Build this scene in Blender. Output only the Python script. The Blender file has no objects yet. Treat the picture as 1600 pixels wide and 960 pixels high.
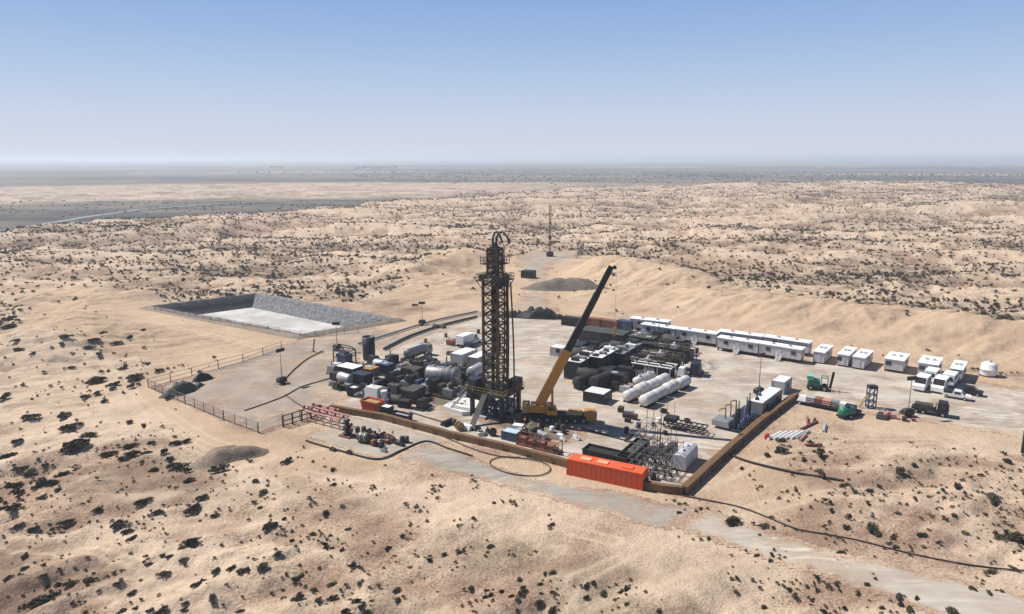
import bpy, math, random
import numpy as np
from mathutils import Vector, Matrix
R = math.radians
EXPO = 0.40
random.seed(11); RNG = np.random.default_rng(11)
scene = bpy.context.scene
COL = scene.collection

# ------------------------------------------------------------------ camera, sky, sun, exposure
F, CH = 1120.0, 50.0                       # focal length in pixels of the 1600 px wide photograph, camera height in metres
PITCH = math.atan((480 - 247) / F)
cam_d = bpy.data.cameras.new("camera"); cam = bpy.data.objects.new("camera", cam_d); COL.objects.link(cam)
cam.location = (0, 0, CH); cam.rotation_euler = (math.pi/2 - PITCH, 0, 0)
cam_d.sensor_width = 36; cam_d.lens = 36 * F / 1600; cam_d.clip_end = 60000; cam_d.clip_start = 0.5
scene.camera = cam

SUN_EL = R(50); SUN_AZ = math.atan2(0.40, -0.92)       # direction towards the sun, seen from above (angle from +X)
sdir = Vector((math.cos(SUN_EL)*math.cos(SUN_AZ), math.cos(SUN_EL)*math.sin(SUN_AZ), math.sin(SUN_EL)))
w = bpy.data.worlds.new("World"); scene.world = w; w.use_nodes = True
nt = w.node_tree; bg = nt.nodes["Background"]
sky = nt.nodes.new("ShaderNodeTexSky"); sky.sky_type = 'NISHITA'; sky.sun_disc = False
sky.sun_elevation = SUN_EL; sky.sun_rotation = math.pi/2 - SUN_AZ
sky.altitude = 300; sky.air_density = 1.0; sky.dust_density = 0.6; sky.ozone_density = 3.0
wgeo = nt.nodes.new("ShaderNodeTexCoord"); wsep = nt.nodes.new("ShaderNodeSeparateXYZ"); nt.links.new(wgeo.outputs["Generated"], wsep.inputs[0])
wr = nt.nodes.new("ShaderNodeValToRGB"); nt.links.new(wsep.outputs[2], wr.inputs[0])
def lin(c): return tuple(((x/255+.055)/1.055)**2.4 for x in c)
STOPS = [(0, (210, 216, 230)), (.05, (200, 211, 231)), (.10, (181, 201, 230)), (.15, (160, 187, 226)), (.198, (143, 174, 222)), (.40, (86, 118, 168)), (1, (50, 66, 98))]
while len(wr.color_ramp.elements) < len(STOPS): wr.color_ramp.elements.new(.5)
for e, (p_, c_) in zip(wr.color_ramp.elements, STOPS): e.position = p_; e.color = (*lin(c_), 1)
wk = nt.nodes.new("ShaderNodeVectorMath"); wk.operation = 'SCALE'; nt.links.new(wr.outputs[0], wk.inputs[0]); wk.inputs[3].default_value = 1/(.085*2**EXPO)
wm = nt.nodes.new("ShaderNodeMix"); wm.data_type = 'RGBA'; wm.inputs[0].default_value = .97
nt.links.new(sky.outputs[0], wm.inputs[6]); nt.links.new(wk.outputs[0], wm.inputs[7])
nt.links.new(wm.outputs[2], bg.inputs[0]); bg.inputs[1].default_value = 0.085
sun_d = bpy.data.lights.new("sun", 'SUN'); sun_d.energy = 5.0; sun_d.angle = R(0.5); sun_d.color = (1.0, 0.955, 0.89)
sun = bpy.data.objects.new("sun", sun_d); COL.objects.link(sun)
sun.rotation_euler = sdir.to_track_quat('Z', 'Y').to_euler(); sun.location = (-60, 60, 120)
scene.view_settings.view_transform = 'Standard'; scene.view_settings.look = 'None'
scene.view_settings.exposure = EXPO; scene.view_settings.gamma = 1.0
scene.cycles.use_denoising = True; scene.cycles.max_bounces = 5; scene.cycles.diffuse_bounces = 2
scene.cycles.volume_bounces = 1; scene.cycles.transparent_max_bounces = 6

# ------------------------------------------------------------------ helpers
def at(px, py, z=0.0):
    u = (px-800)/F; v = (480-py)/F
    d = (u, math.cos(PITCH)+v*math.sin(PITCH), -math.sin(PITCH)+v*math.cos(PITCH))
    t = (z-CH)/d[2]
    return Vector((d[0]*t, d[1]*t, z))
def height_at(Y, py):
    """height of a point at depth Y that the photograph shows in row py"""
    v = (480-py)/F
    return CH + Y*(-math.sin(PITCH)+v*math.cos(PITCH))/(math.cos(PITCH)+v*math.sin(PITCH))
def pix(P):
    P = np.atleast_2d(np.asarray(P, float))
    dz = P[:, 2]-CH; fw = P[:, 1]*math.cos(PITCH)-dz*math.sin(PITCH); up = P[:, 1]*math.sin(PITCH)+dz*math.cos(PITCH)
    return 800+F*P[:, 0]/fw, 480-F*up/fw
WA, WB = at(530, 640), at(1060, 770)
EX = math.atan2(WB.y-WA.y, WB.x-WA.x)      # the site's long axis

def hsh(ix, iy, s):
    h = (ix.astype(np.int64)*374761393 + iy.astype(np.int64)*668265263 + s*1442695041) & 0xffffffff
    h = ((h ^ (h >> 13))*1274126177) & 0xffffffff
    h = ((h ^ (h >> 16))*2246822519) & 0xffffffff
    return ((h ^ (h >> 13)) & 0xffffff)/float(0xffffff)
def vn(x, y, s=0):
    x = np.asarray(x, float); y = np.asarray(y, float)
    ix = np.floor(x); iy = np.floor(y); fx = x-ix; fy = y-iy
    fx = fx*fx*fx*(fx*(fx*6-15)+10); fy = fy*fy*fy*(fy*(fy*6-15)+10)
    a = hsh(ix, iy, s); b = hsh(ix+1, iy, s); c = hsh(ix, iy+1, s); d = hsh(ix+1, iy+1, s)
    return (a*(1-fx)+b*fx)*(1-fy)+(c*(1-fx)+d*fx)*fy
def fbm(x, y, s=0, o=4, g=.5):
    t = 0; a = 1; n = 0
    for k in range(o):
        ca, sa = math.cos(.7*k+.3), math.sin(.7*k+.3)
        t = t + a*(vn((x*ca-y*sa)*2**k, (x*sa+y*ca)*2**k, s+k*17)-.5); n += a; a *= g
    return t/n*2
def ss(a, b, x):
    t = np.clip((x-a)/(b-a), 0, 1); return t*t*(3-2*t)
def poly_sd(x, y, P):
    """signed distance to polygon P, positive outside"""
    x = np.asarray(x, float); y = np.asarray(y, float)
    d = np.full(x.shape, 1e18); ins = np.zeros(x.shape, bool); n = len(P)
    for i in range(n):
        ax, ay = P[i][0], P[i][1]; bx, by = P[(i+1) % n][0], P[(i+1) % n][1]
        ex, ey = bx-ax, by-ay; wx, wy = x-ax, y-ay
        t = np.clip((wx*ex+wy*ey)/(ex*ex+ey*ey+1e-12), 0, 1)
        d = np.minimum(d, (wx-ex*t)**2+(wy-ey*t)**2)
        c = ((ay > y) != (by > y)) & (x < (bx-ax)*(y-ay)/((by-ay) if abs(by-ay) > 1e-9 else 1e-9)+ax)
        ins ^= c
    d = np.sqrt(d); return np.where(ins, -d, d)
def PX(*pts): return [at(*p) for p in pts]

# ------------------------------------------------------------------ the plan of the place (ground polygons, from the photograph)
P_PAD = PX((470,652),(520,560),(640,515),(745,492),(880,490),(985,505),(1120,540),(1290,565),(1640,612),(1640,690),(1420,655),(1240,640),(1062,772),(880,730),(690,690),(560,705))
P_LEFT = PX((240,606),(440,540),(560,510),(640,520),(560,560),(540,640),(470,655),(404,676))
P_SLAB = PX((480,682),(540,650),(700,690),(660,695),(592,716))
P_ROAD = PX((624,715),(668,692),(770,728),(840,750),(900,761),(1002,777),(1085,800),(1045,828),(1002,817),(902,787),(840,770),(756,750))
P_TRACK = PX((1045,822),(1100,798),(1180,826),(1330,868),(1480,905),(1640,938),(1720,1000),(1560,1000),(1380,925),(1180,868))
P_BACK = PX((800,486),(830,440),(800,408),(830,394),(900,392),(900,405),(862,412),(850,440),(870,486))
P_EMB = PX((560,538),(640,512),(745,490),(760,500),(650,532),(580,548))
PIT = PX((240,482),(400,462),(612,502),(470,526))
P_CLEAN = [PX((20,520),(60,440),(250,470),(470,528),(530,520),(440,560),(300,590),(200,560)),
           PX((600,470),(700,400),(960,400),(1040,440),(1300,478),(1640,520),(1640,590),(1270,552),(980,492),(760,486)),
           PX((200,620),(240,606),(404,676),(560,730),(450,740),(380,700),(300,700)),
           PX((1090,760),(1180,720),(1290,760),(1200,800))]
P_ALL = PX((225,600),(440,535),(520,520),(745,480),(890,478),(1120,530),(1660,600),(1660,700),(1420,668),(1250,650),(1100,770),(1060,800),(900,760),(690,706),(590,724),(470,690),(400,684))
FLATS = [(P_ALL, 5, 45), (P_ROAD, 2, 14), (P_TRACK, 1.5, 12), ([p for p in PIT], 7, 30), (P_BACK, 2, 25)]

def edge_dist(x, y):
    u = x/np.maximum(y, 1)
    return np.interp(u, [-1, -.71, -.23, 0, .18, .4, .71, 1], [430, 520, 760, 900, 1250, 1480, 1600, 1700])
def relief(x, y):
    return .75*fbm(x/36, y/24, 9, 3)+.58*(1-2*np.abs(fbm(x/15, y/10, 13, 3)))
BANKS = [((985, 468), (1300, 500), 3.6, 13), ((1300, 500), (1660, 545), 3.2, 12), ((640, 428), (748, 402), 6.5, 15), ((935, 428), (1060, 446), 5.5, 15), ((60, 545), (230, 462), 3.0, 14), ((210, 640), (400, 712), 1.8, 7), ((300, 575), (440, 560), 1.6, 9)]
BANKS = [(at(*a), at(*b), h, q) for a, b, h, q in BANKS]
def seg_dist(x, y, a, b):
    ex, ey = b.x-a.x, b.y-a.y; t = np.clip(((x-a.x)*ex+(y-a.y)*ey)/(ex*ex+ey*ey), 0, 1)
    return np.hypot(x-a.x-ex*t, y-a.y-ey*t)
TRACKS = [[(60, 752), (120, 715), (192, 672), (250, 640), (330, 690), (420, 715)], [(430, 762), (380, 730), (300, 700), (245, 655), (195, 600), (150, 560), (60, 540)], [(1040, 832), (980, 868), (905, 900), (850, 965)], [(1150, 800), (1280, 772), (1450, 765), (1620, 782)], [(40, 575), (150, 525), (240, 505), (330, 525), (430, 548)], [(0, 842), (90, 850), (200, 880), (330, 930), (420, 965)], [(1100, 690+70), (1200, 715), (1330, 690), (1460, 690), (1620, 735)], [(480, 740), (620, 770), (800, 800), (960, 845)]]
def track_mask(x, y):
    out = np.zeros_like(x)
    for T in TRACKS:
        P = [at(*p) for p in T]; d = np.full(x.shape, 1e9)
        for a, b in zip(P[:-1], P[1:]): d = np.minimum(d, seg_dist(x, y, a, b))
        d = d+fbm(x/9, y/9, 811, 2)*.5
        out = np.maximum(out, np.exp(-((np.abs(d)-.95)/.32)**2)+.35*np.exp(-(d/1.7)**2))
    return np.clip(out, 0, 1)
def hgt(x, y, carve=False):
    x = np.asarray(x, float); y = np.asarray(y, float)
    m = np.ones(x.shape); near = np.ones(x.shape)
    for P, a, b in FLATS:
        sd = poly_sd(x, y, P); m = np.minimum(m, ss(a, b, sd)); near = np.minimum(near, ss(a*.5, a+8, sd))
    r = np.hypot(x, y)
    far = ss(170, 460, r)
    big = fbm(x/260+3.1, y/130+1.7, 5, 3)*(3.2+5.0*far)
    rid = 1-np.abs(fbm(x/120, y/52, 21, 3)); rid = (rid-.6)*far*6.5
    med = relief(x, y)*(1.3+1.5*far)
    q = x*.55-y*.83; t = x*.83+y*.55
    sml = fbm(t/17, q/5.5, 31, 3)*1.4*(1-.35*far)
    tiny = fbm(x/2.6, y/2.2, 41, 2)*.38*ss(600, 120, r)
    bank = np.zeros(x.shape)
    for a, b, hh_, q_ in BANKS:
        d_ = seg_dist(x, y, a, b); bank = np.maximum(bank, hh_*np.exp(-(d_/q_)**2)*(1+.16*fbm(x/26, y/16, 821, 2)))
    h = m*(big+rid+med+bank)+near*(sml+tiny)*(.35+.65*m)
    E = edge_dist(x, y)*(1+.14*fbm(x/300, y/300, 77, 3))
    drop = ss(0, 190, r-E)
    plain = -15+fbm(x/900, y/500, 61, 3)*2.6+ss(9000, 16000, r)*fbm(x/5200, y/3000, 63, 3)*26
    h = h*(1-drop)+plain*drop
    # low bank of cleared sand behind the cabins, spoil around the pit
    if carve:
        sd = poly_sd(x, y, PIT)
        h = np.where(sd < -.6, -6.0, h)
        h = h-.35*(ss(1.5, .5, sd))
    return h
def ground_at(px, py):
    z = 0.0
    for _ in range(14):
        p = at(px, py, z); z = .5*z+.5*float(hgt(np.array([p.x]), np.array([p.y]))[0])
    return Vector((p.x, p.y, z))

# ------------------------------------------------------------------ materials
MATS = {}
def nn(nt, t, **kw):
    n = nt.nodes.new(t)
    for k, v in kw.items(): setattr(n, k, v)
    return n
def noise(nt, vec, scale, detail=4, rough=.55):
    n = nn(nt, "ShaderNodeTexNoise"); n.inputs["Scale"].default_value = scale; n.inputs["Detail"].default_value = detail
    n.inputs["Roughness"].default_value = rough; nt.links.new(vec, n.inputs["Vector"]); return n.outputs["Fac"]
def ramp(nt, fac, a, b):
    n = nn(nt, "ShaderNodeMapRange"); n.inputs[1].default_value = a; n.inputs[2].default_value = b
    n.clamp = True; nt.links.new(fac, n.inputs[0]); return n.outputs[0]
def mixc(nt, fac, a, b, mode='MIX'):
    n = nn(nt, "ShaderNodeMix", data_type='RGBA', blend_type=mode)
    for s, v in ((n.inputs[0], fac), (n.inputs[6], a), (n.inputs[7], b)):
        if hasattr(v, "links"): nt.links.new(v, s)
        elif isinstance(v, (int, float)): s.default_value = v
        else: s.default_value = (*v, 1)
    return n.outputs[2]
def mth(nt, op, a, b=None):
    n = nn(nt, "ShaderNodeMath", operation=op)
    for s, v in ((n.inputs[0], a), (n.inputs[1], b)):
        if v is None: continue
        if hasattr(v, "links"): nt.links.new(v, s)
        else: s.default_value = v
    return n.outputs[0]
def base(name):
    m = bpy.data.materials.new(name); m.use_nodes = True; nt = m.node_tree
    return m, nt, nt.nodes["Principled BSDF"]
def paint(name, c, rough=.55, metal=0., dirt=.35, dirtc=(.30, .22, .15), scale=.9, rust=0.):
    if name in MATS: return MATS[name]
    m, nt, b = base(name)
    tc = nn(nt, "ShaderNodeTexCoord").outputs["Object"]
    oi = nn(nt, "ShaderNodeObjectInfo")
    sh = nn(nt, "ShaderNodeVectorMath", operation='ADD'); nt.links.new(tc, sh.inputs[0])
    cx = nn(nt, "ShaderNodeCombineXYZ"); k = mth(nt, 'MULTIPLY', oi.outputs["Random"], 80.); nt.links.new(k, cx.inputs[0]); nt.links.new(cx.outputs[0], sh.inputs[1])
    v = sh.outputs[0]
    st = nn(nt, "ShaderNodeVectorMath", operation='MULTIPLY'); nt.links.new(v, st.inputs[0]); st.inputs[1].default_value = (1, 1, .3)
    n1 = ramp(nt, noise(nt, st.outputs[0], scale, 6, .65), .42, .75)
    n2 = noise(nt, v, scale*4, 4)
    col = mixc(nt, mth(nt, 'MULTIPLY', n1, dirt), c, dirtc)
    col = mixc(nt, mth(nt, 'MULTIPLY', n2, .3), col, tuple(x*.62 for x in c))
    if rust:
        col = mixc(nt, mth(nt, 'MULTIPLY', ramp(nt, noise(nt, v, scale*2.2, 6, .7), .52, .64), rust), col, (.16, .065, .03))
    nt.links.new(col, b.inputs["Base Color"])
    nt.links.new(ramp(nt, n2, 0, 1), b.inputs["Roughness"]) if False else None
    b.inputs["Roughness"].default_value = rough; b.inputs["Metallic"].default_value = metal
    MATS[name] = m; return m
def sand_nodes(nt):
    p = nn(nt, "ShaderNodeNewGeometry").outputs["Position"]
    a = noise(nt, p, .012, 5, .6); bq = noise(nt, p, .075, 5, .6); c = noise(nt, p, .45, 5, .65); d = noise(nt, p, 2.6, 4, .7)
    col = mixc(nt, ramp(nt, a, .35, .65), (.450, .322, .222), (.375, .256, .182))
    col = mixc(nt, mth(nt, 'MULTIPLY', ramp(nt, bq, .46, .62), .8), col, (.535, .412, .292))
    col = mixc(nt, mth(nt, 'MULTIPLY', ramp(nt, bq, .53, .36), .8), col, (.285, .178, .128))
    col = mixc(nt, mth(nt, 'MULTIPLY', ramp(nt, c, .52, .68), .75), col, (.235, .150, .108))
    col = mixc(nt, mth(nt, 'MULTIPLY', ramp(nt, c, .47, .34), .55), col, (.56, .445, .325))
    col = mixc(nt, mth(nt, 'MULTIPLY', ramp(nt, d, .50, .62), .75), col, (.155, .108, .078))
    e = noise(nt, p, 6.5, 2, .6)
    col = mixc(nt, mth(nt, 'MULTIPLY', ramp(nt, e, .55, .66), .45), col, (.13, .092, .068))
    col = mixc(nt, mth(nt, 'MULTIPLY', ramp(nt, d, .46, .34), .4), col, (.58, .455, .325))
    return col, p, c, d
def attr(nt, name):
    a = nn(nt, "ShaderNodeAttribute"); a.attribute_name = name; return a.outputs["Fac"]
def ground_material():
    m, nt, b = base("desert_sand")
    col, p, c, d = sand_nodes(nt)
    cl = attr(nt, "clean")
    smooth = mixc(nt, ramp(nt, noise(nt, p, .06, 5), .35, .65), (.525, .390, .262), (.465, .330, .222))
    smooth = mixc(nt, mth(nt, 'MULTIPLY', ramp(nt, d, .55, .75), .25), smooth, (.33, .23, .15))
    col = mixc(nt, mth(nt, 'MULTIPLY', cl, .8), col, smooth)
    sc = attr(nt, "scrub")
    sp = ramp(nt, noise(nt, p, .55, 3, .7), .40, .60)
    k = mth(nt, 'MULTIPLY', sc, mth(nt, 'ADD', mth(nt, 'MULTIPLY', sp, .5), .5))
    col = mixc(nt, k, col, (.140, .112, .076))
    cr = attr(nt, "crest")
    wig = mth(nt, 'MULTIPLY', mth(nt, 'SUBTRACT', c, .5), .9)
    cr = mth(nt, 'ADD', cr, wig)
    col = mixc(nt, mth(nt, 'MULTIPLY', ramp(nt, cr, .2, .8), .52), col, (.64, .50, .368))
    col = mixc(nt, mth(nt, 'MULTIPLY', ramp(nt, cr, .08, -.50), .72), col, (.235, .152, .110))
    col = mixc(nt, mth(nt, 'MULTIPLY', attr(nt, "track"), .65), col, (.56, .43, .31))
    fr = attr(nt, "plain")
    st = nn(nt, "ShaderNodeVectorMath", operation='MULTIPLY'); nt.links.new(p, st.inputs[0]); st.inputs[1].default_value = (.0016, .0042, 0)
    fn = ramp(nt, noise(nt, st.outputs[0], .33, 9, .68), .43, .56)
    fcol = mixc(nt, fn, (.018, .024, .026), (.125, .108, .085))
    fn2 = ramp(nt, noise(nt, st.outputs[0], 4.3, 6, .62), .45, .62)
    fcol = mixc(nt, mth(nt, "MULTIPLY", fn2, .4), fcol, (.30, .235, .165))
    col = mixc(nt, fr, col, fcol)
    nt.links.new(col, b.inputs["Base Color"]); b.inputs["Roughness"].default_value = .95; b.inputs["Specular IOR Level"].default_value = .15
    bm = nn(nt, "ShaderNodeBump"); bm.inputs["Strength"].default_value = .8; bm.inputs["Distance"].default_value = .7
    hh = mth(nt, 'ADD', mth(nt, 'MULTIPLY', c, .9), mth(nt, 'MULTIPLY', d, .38))
    nt.links.new(hh, bm.inputs["Height"]); nt.links.new(bm.outputs[0], b.inputs["Normal"])
    return m
def sheet_material(name, c1, c2, streak=(.2, .2, 0), rot=0., spots=(.25, .2, .16)):
    m, nt, b = base(name)
    sand, p, c, d = sand_nodes(nt)
    mp = nn(nt, "ShaderNodeMapping"); nt.links.new(p, mp.inputs[0]); mp.inputs["Rotation"].default_value = (0, 0, -rot); mp.inputs["Scale"].default_value = (streak[0], streak[1], .1)
    s = noise(nt, mp.outputs[0], 1, 6, .6)
    col = mixc(nt, ramp(nt, s, .35, .65), c1, c2)
    col = mixc(nt, mth(nt, 'MULTIPLY', ramp(nt, noise(nt, p, .16, 5, .6), .46, .66), .75), col, spots)
    col = mixc(nt, mth(nt, 'MULTIPLY', ramp(nt, noise(nt, p, .09, 5, .6), .50, .66), .75), col, sand)
    col = mixc(nt, mth(nt, 'MULTIPLY', ramp(nt, d, .55, .75), .35), col, spots)
    for rt, sg, tone in ((rot+.5, 31., tuple(x*1.25 for x in c2)), (rot-.7, 57., spots), (rot-.15, 83., spots)):   # wheel tracks
        m2 = nn(nt, "ShaderNodeMapping"); nt.links.new(p, m2.inputs[0]); m2.inputs["Rotation"].default_value = (0, 0, -rt); m2.inputs["Scale"].default_value = (.022, .95, .1); m2.inputs["Location"].default_value = (sg, sg, 0)
        dw = nn(nt, "ShaderNodeTexNoise"); dw.inputs["Scale"].default_value = .03; nt.links.new(p, dw.inputs["Vector"])
        ad = nn(nt, "ShaderNodeVectorMath", operation='ADD'); sc_ = nn(nt, "ShaderNodeVectorMath", operation='SCALE'); nt.links.new(dw.outputs["Color"], sc_.inputs[0]); sc_.inputs[3].default_value = 14.
        nt.links.new(m2.outputs[0], ad.inputs[0]); nt.links.new(sc_.outputs[0], ad.inputs[1])
        tk = ramp(nt, noise(nt, ad.outputs[0], 1, 2, .5), .57, .66); pt = ramp(nt, noise(nt, p, .035, 3), .42, .6)
        col = mixc(nt, mth(nt, 'MULTIPLY', mth(nt, 'MULTIPLY', tk, pt), .8), col, tone)
    e = attr(nt, "edge")
    e2 = ramp(nt, mth(nt, 'ADD', e, mth(nt, 'MULTIPLY', mth(nt, 'SUBTRACT', noise(nt, p, .5, 5, .65), .5), 1.1)), .25, .75)
    col = mixc(nt, e2, sand, col)
    nt.links.new(col, b.inputs["Base Color"]); b.inputs["Roughness"].default_value = .93; b.inputs["Specular IOR Level"].default_value = .15
    bm = nn(nt, "ShaderNodeBump"); bm.inputs["Strength"].default_value = .35; bm.inputs["Distance"].default_value = .25
    nt.links.new(mth(nt, 'ADD', mth(nt, 'MULTIPLY', c, .6), mth(nt, 'MULTIPLY', d, .4)), bm.inputs["Height"]); nt.links.new(bm.outputs[0], b.inputs["Normal"])
    return m
def simple_ground(name, c1, c2, scale, rough=.9, bump=.5, dist=.3, c3=None):
    m, nt, b = base(name)
    p = nn(nt, "ShaderNodeNewGeometry").outputs["Position"]
    n = noise(nt, p, scale, 6, .7)
    col = mixc(nt, ramp(nt, n, .35, .65), c1, c2)
    if c3: col = mixc(nt, ramp(nt, noise(nt, p, scale*2.7, 4, .7), .55, .66), col, c3)
    nt.links.new(col, b.inputs["Base Color"]); b.inputs["Roughness"].default_value = rough
    bm = nn(nt, "ShaderNodeBump"); bm.inputs["Strength"].default_value = bump; bm.inputs["Distance"].default_value = dist
    nt.links.new(n, bm.inputs["Height"]); nt.links.new(bm.outputs[0], b.inputs["Normal"])
    return m
def foliage_material(name, c1, c2):
    m, nt, b = base(name)
    oi = nn(nt, "ShaderNodeObjectInfo").outputs["Random"]; p = nn(nt, "ShaderNodeNewGeometry")
    f = mth(nt, 'ADD', mth(nt, 'MULTIPLY', oi, .5), mth(nt, 'MULTIPLY', ramp(nt, noise(nt, p.outputs["Position"], .8, 3), .3, .7), .5))
    nt.links.new(mixc(nt, f, c1, c2), b.inputs["Base Color"]); b.inputs["Roughness"].default_value = .8
    b.inputs["Specular IOR Level"].default_value = .1
    return m

WHITE = paint("white_panel", (.80, .80, .79), .5, dirt=.30, dirtc=(.50, .42, .33))
ROUGHW = paint("weathered_white", (.66, .65, .62), .6, dirt=.75, dirtc=(.36, .29, .22), scale=.7)
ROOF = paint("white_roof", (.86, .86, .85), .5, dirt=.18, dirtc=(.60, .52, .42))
LAV = paint("shaded_pale_panel", (.52, .51, .535), .5, dirt=.45, dirtc=(.42, .36, .30))  # grey tone paints in the shade on white cabin fronts
DARK = paint("dark_steel", (.013, .0135, .015), .6, .1, dirt=.22, dirtc=(.10, .075, .05))
BLACK = paint("black_rubber", (.010, .010, .0105), .75, dirt=.25, dirtc=(.07, .055, .04))
NAVY = paint("navy_paint", (.010, .015, .034), .55, dirt=.2, dirtc=(.10, .08, .06))
BLUE = paint("faded_blue_paint", (.035, .065, .14), .5, dirt=.3, dirtc=(.25, .2, .15))
GREY = paint("grey_steel", (.26, .27, .28), .5, .3, dirt=.35, dirtc=(.28, .22, .16))
LGREY = paint("light_grey_steel", (.46, .47, .48), .45, .3, dirt=.35, dirtc=(.30, .25, .19))
RUSTY = paint("brown_mast_steel", (.060, .042, .024), .6, .3, dirt=.55, dirtc=(.12, .085, .045), rust=.5)
RUST = paint("rusty_red_steel", (.20, .06, .04), .7, dirt=.5, dirtc=(.28, .19, .12), rust=.4)
ORANGE = paint("orange_red_paint", (.70, .088, .018), .65, dirt=.7, dirtc=(.40, .14, .06), scale=.8)
SKIPRED = paint("vermilion_paint", (.52, .075, .025), .55, dirt=.4, dirtc=(.34, .17, .09))
PALEOR = paint("faded_orange_paint", (.78, .36, .20), .55, dirt=.2)
YELLOW = paint("amber_yellow_paint", (.50, .21, .022), .45, dirt=.3, dirtc=(.25, .16, .07))
OCHRE = paint("ochre_paint", (.38, .24, .07), .55, dirt=.4)
GREEN = paint("bright_green_paint", (.012, .16, .09), .45, dirt=.25, dirtc=(.16, .15, .1))
OLIVE = paint("dark_green_paint", (.030, .043, .028), .55, dirt=.4)
GLASS = paint("dark_glass", (.02, .025, .03), .15, dirt=.1)
PINK = paint("faded_pink_pipe", (.48, .22, .18), .6, dirt=.4)
CONC = paint("pale_concrete", (.44, .40, .35), .85, dirt=.4)
TARP = paint("pale_tarpaulin", (.66, .65, .62), .7, dirt=.35, dirtc=(.40, .33, .26))
WOOD = paint("brown_board", (.135, .072, .033), .9, dirt=.7, dirtc=(.205, .125, .066), scale=2.2)
SILVER = paint("dull_aluminium", (.21, .21, .22), .5, .35, dirt=.35, dirtc=(.30, .25, .2))
MANG = paint("mangled_grey_heap", (.040, .039, .036), .8, dirt=.5, dirtc=(.16, .125, .09))

# ------------------------------------------------------------------ mesh building
def np_mesh(name, V, Fc, mat, attrs=None, smooth=True):
    V = np.asarray(V, np.float32); Fc = np.asarray(Fc, np.int32); k = Fc.shape[1]
    me = bpy.data.meshes.new(name)
    me.vertices.add(len(V)); me.vertices.foreach_set("co", V.ravel())
    me.loops.add(Fc.size); me.loops.foreach_set("vertex_index", Fc.ravel())
    me.polygons.add(len(Fc)); me.polygons.foreach_set("loop_start", np.arange(0, Fc.size, k, dtype=np.int32))
    me.polygons.foreach_set("loop_total", np.full(len(Fc), k, np.int32))
    me.polygons.foreach_set("use_smooth", np.full(len(Fc), smooth))
    for a, v in (attrs or {}).items():
        at_ = me.attributes.new(a, 'FLOAT', 'POINT'); at_.data.foreach_set("value", np.asarray(v, np.float32))
    me.update(calc_edges=True); me.materials.append(mat)
    o = bpy.data.objects.new(name, me); COL.objects.link(o); return o
class MB:
    def __init__(s): s.v = []; s.f = []; s.sm = []
    def add(s, vs, fs, smooth=False):
        b = len(s.v); s.v += [tuple(v) for v in vs]; s.f += [tuple(i+b for i in f) for f in fs]; s.sm += [smooth]*len(fs); return s
    def box(s, x0, x1, y0, y1, z0, z1):
        return s.hexa([(x0,y0),(x1,y0),(x1,y1),(x0,y1)], z0, z1)
    def hexa(s, q, z0, z1, q2=None):
        q2 = q2 or q; n = len(q)
        vs = [(x, y, z0) for x, y in q]+[(x, y, z1) for x, y in q2]
        fs = [tuple(range(n))[::-1], tuple(range(n, 2*n))]+[(i, (i+1) % n, (i+1) % n+n, i+n) for i in range(n)]
        return s.add(vs, fs)
    def bar(s, p, q, w=.1, h=None):
        p = Vector(p); q = Vector(q); h = h or w
        d = (q-p)
        if d.length < 1e-6: return s
        d.normalize(); up = Vector((0, 0, 1)) if abs(d.z) < .95 else Vector((1, 0, 0))
        a = d.cross(up).normalized(); b = a.cross(d).normalized()
        vs = [e+a*w/2*i+b*h/2*j for e in (p, q) for i, j in ((-1, -1), (1, -1), (1, 1), (-1, 1))]
        return s.add(vs, [(3,2,1,0),(4,5,6,7),(0,1,5,4),(1,2,6,5),(2,3,7,6),(3,0,4,7)])
    def tube(s, pts, r, n=8, caps=True):
        pts = [Vector(p) for p in pts]; rs = r if isinstance(r, (list, tuple)) else [r]*len(pts)
        rings = []; a = None
        for i, p in enumerate(pts):
            d = (pts[min(i+1, len(pts)-1)]-pts[max(i-1, 0)])
            d = d.normalized() if d.length > 1e-9 else Vector((0, 0, 1))
            if a is None:
                up = Vector((0, 0, 1)) if abs(d.z) < .9 else Vector((1, 0, 0)); a = d.cross(up).normalized()
            a = (a-d*a.dot(d)).normalized(); b = a.cross(d)
            rings.append([p+(a*math.cos(2*math.pi*k/n)+b*math.sin(2*math.pi*k/n))*rs[i] for k in range(n)])
        vs = [v for rg in rings for v in rg]
        fs = [(i*n+k, i*n+(k+1) % n, (i+1)*n+(k+1) % n, (i+1)*n+k) for i in range(len(pts)-1) for k in range(n)]
        s.add(vs, fs, True)
        if caps: s.add(rings[0], [tuple(range(n))]); s.add(rings[-1], [tuple(range(n))[::-1]])
        return s
    def tank(s, p, q, r, dome=.35, n=18):
        p = Vector(p); q = Vector(q); d = (q-p).normalized(); pts = []; rs = []
        for k in range(5):
            a = k/4*math.pi/2; pts.append(p-d*dome*math.cos(a)); rs.append(max(.02, r*math.sin(a)))
        for k in range(5):
            a = math.pi/2-k/4*math.pi/2; pts.append(q+d*dome*math.cos(a)); rs.append(max(.02, r*math.sin(a)))
        return s.tube(pts, rs, n)
    def lathe(s, prof, n=16, c=(0, 0)):
        vs = [(c[0]+r*math.cos(2*math.pi*k/n), c[1]+r*math.sin(2*math.pi*k/n), z) for r, z in prof for k in range(n)]
        fs = [(i*n+k, i*n+(k+1) % n, (i+1)*n+(k+1) % n, (i+1)*n+k) for i in range(len(prof)-1) for k in range(n)]
        return s.add(vs, fs, True)
    def build(s, name, mat, parent=None, smooth=False):
        me = bpy.data.meshes.new(name); me.from_pydata(s.v, [], s.f); me.materials.append(mat)
        me.polygons.foreach_set("use_smooth", s.sm)
        me.update()
        o = bpy.data.objects.new(name, me); COL.objects.link(o)
        if parent is not None: o.parent = parent
        return o
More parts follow.
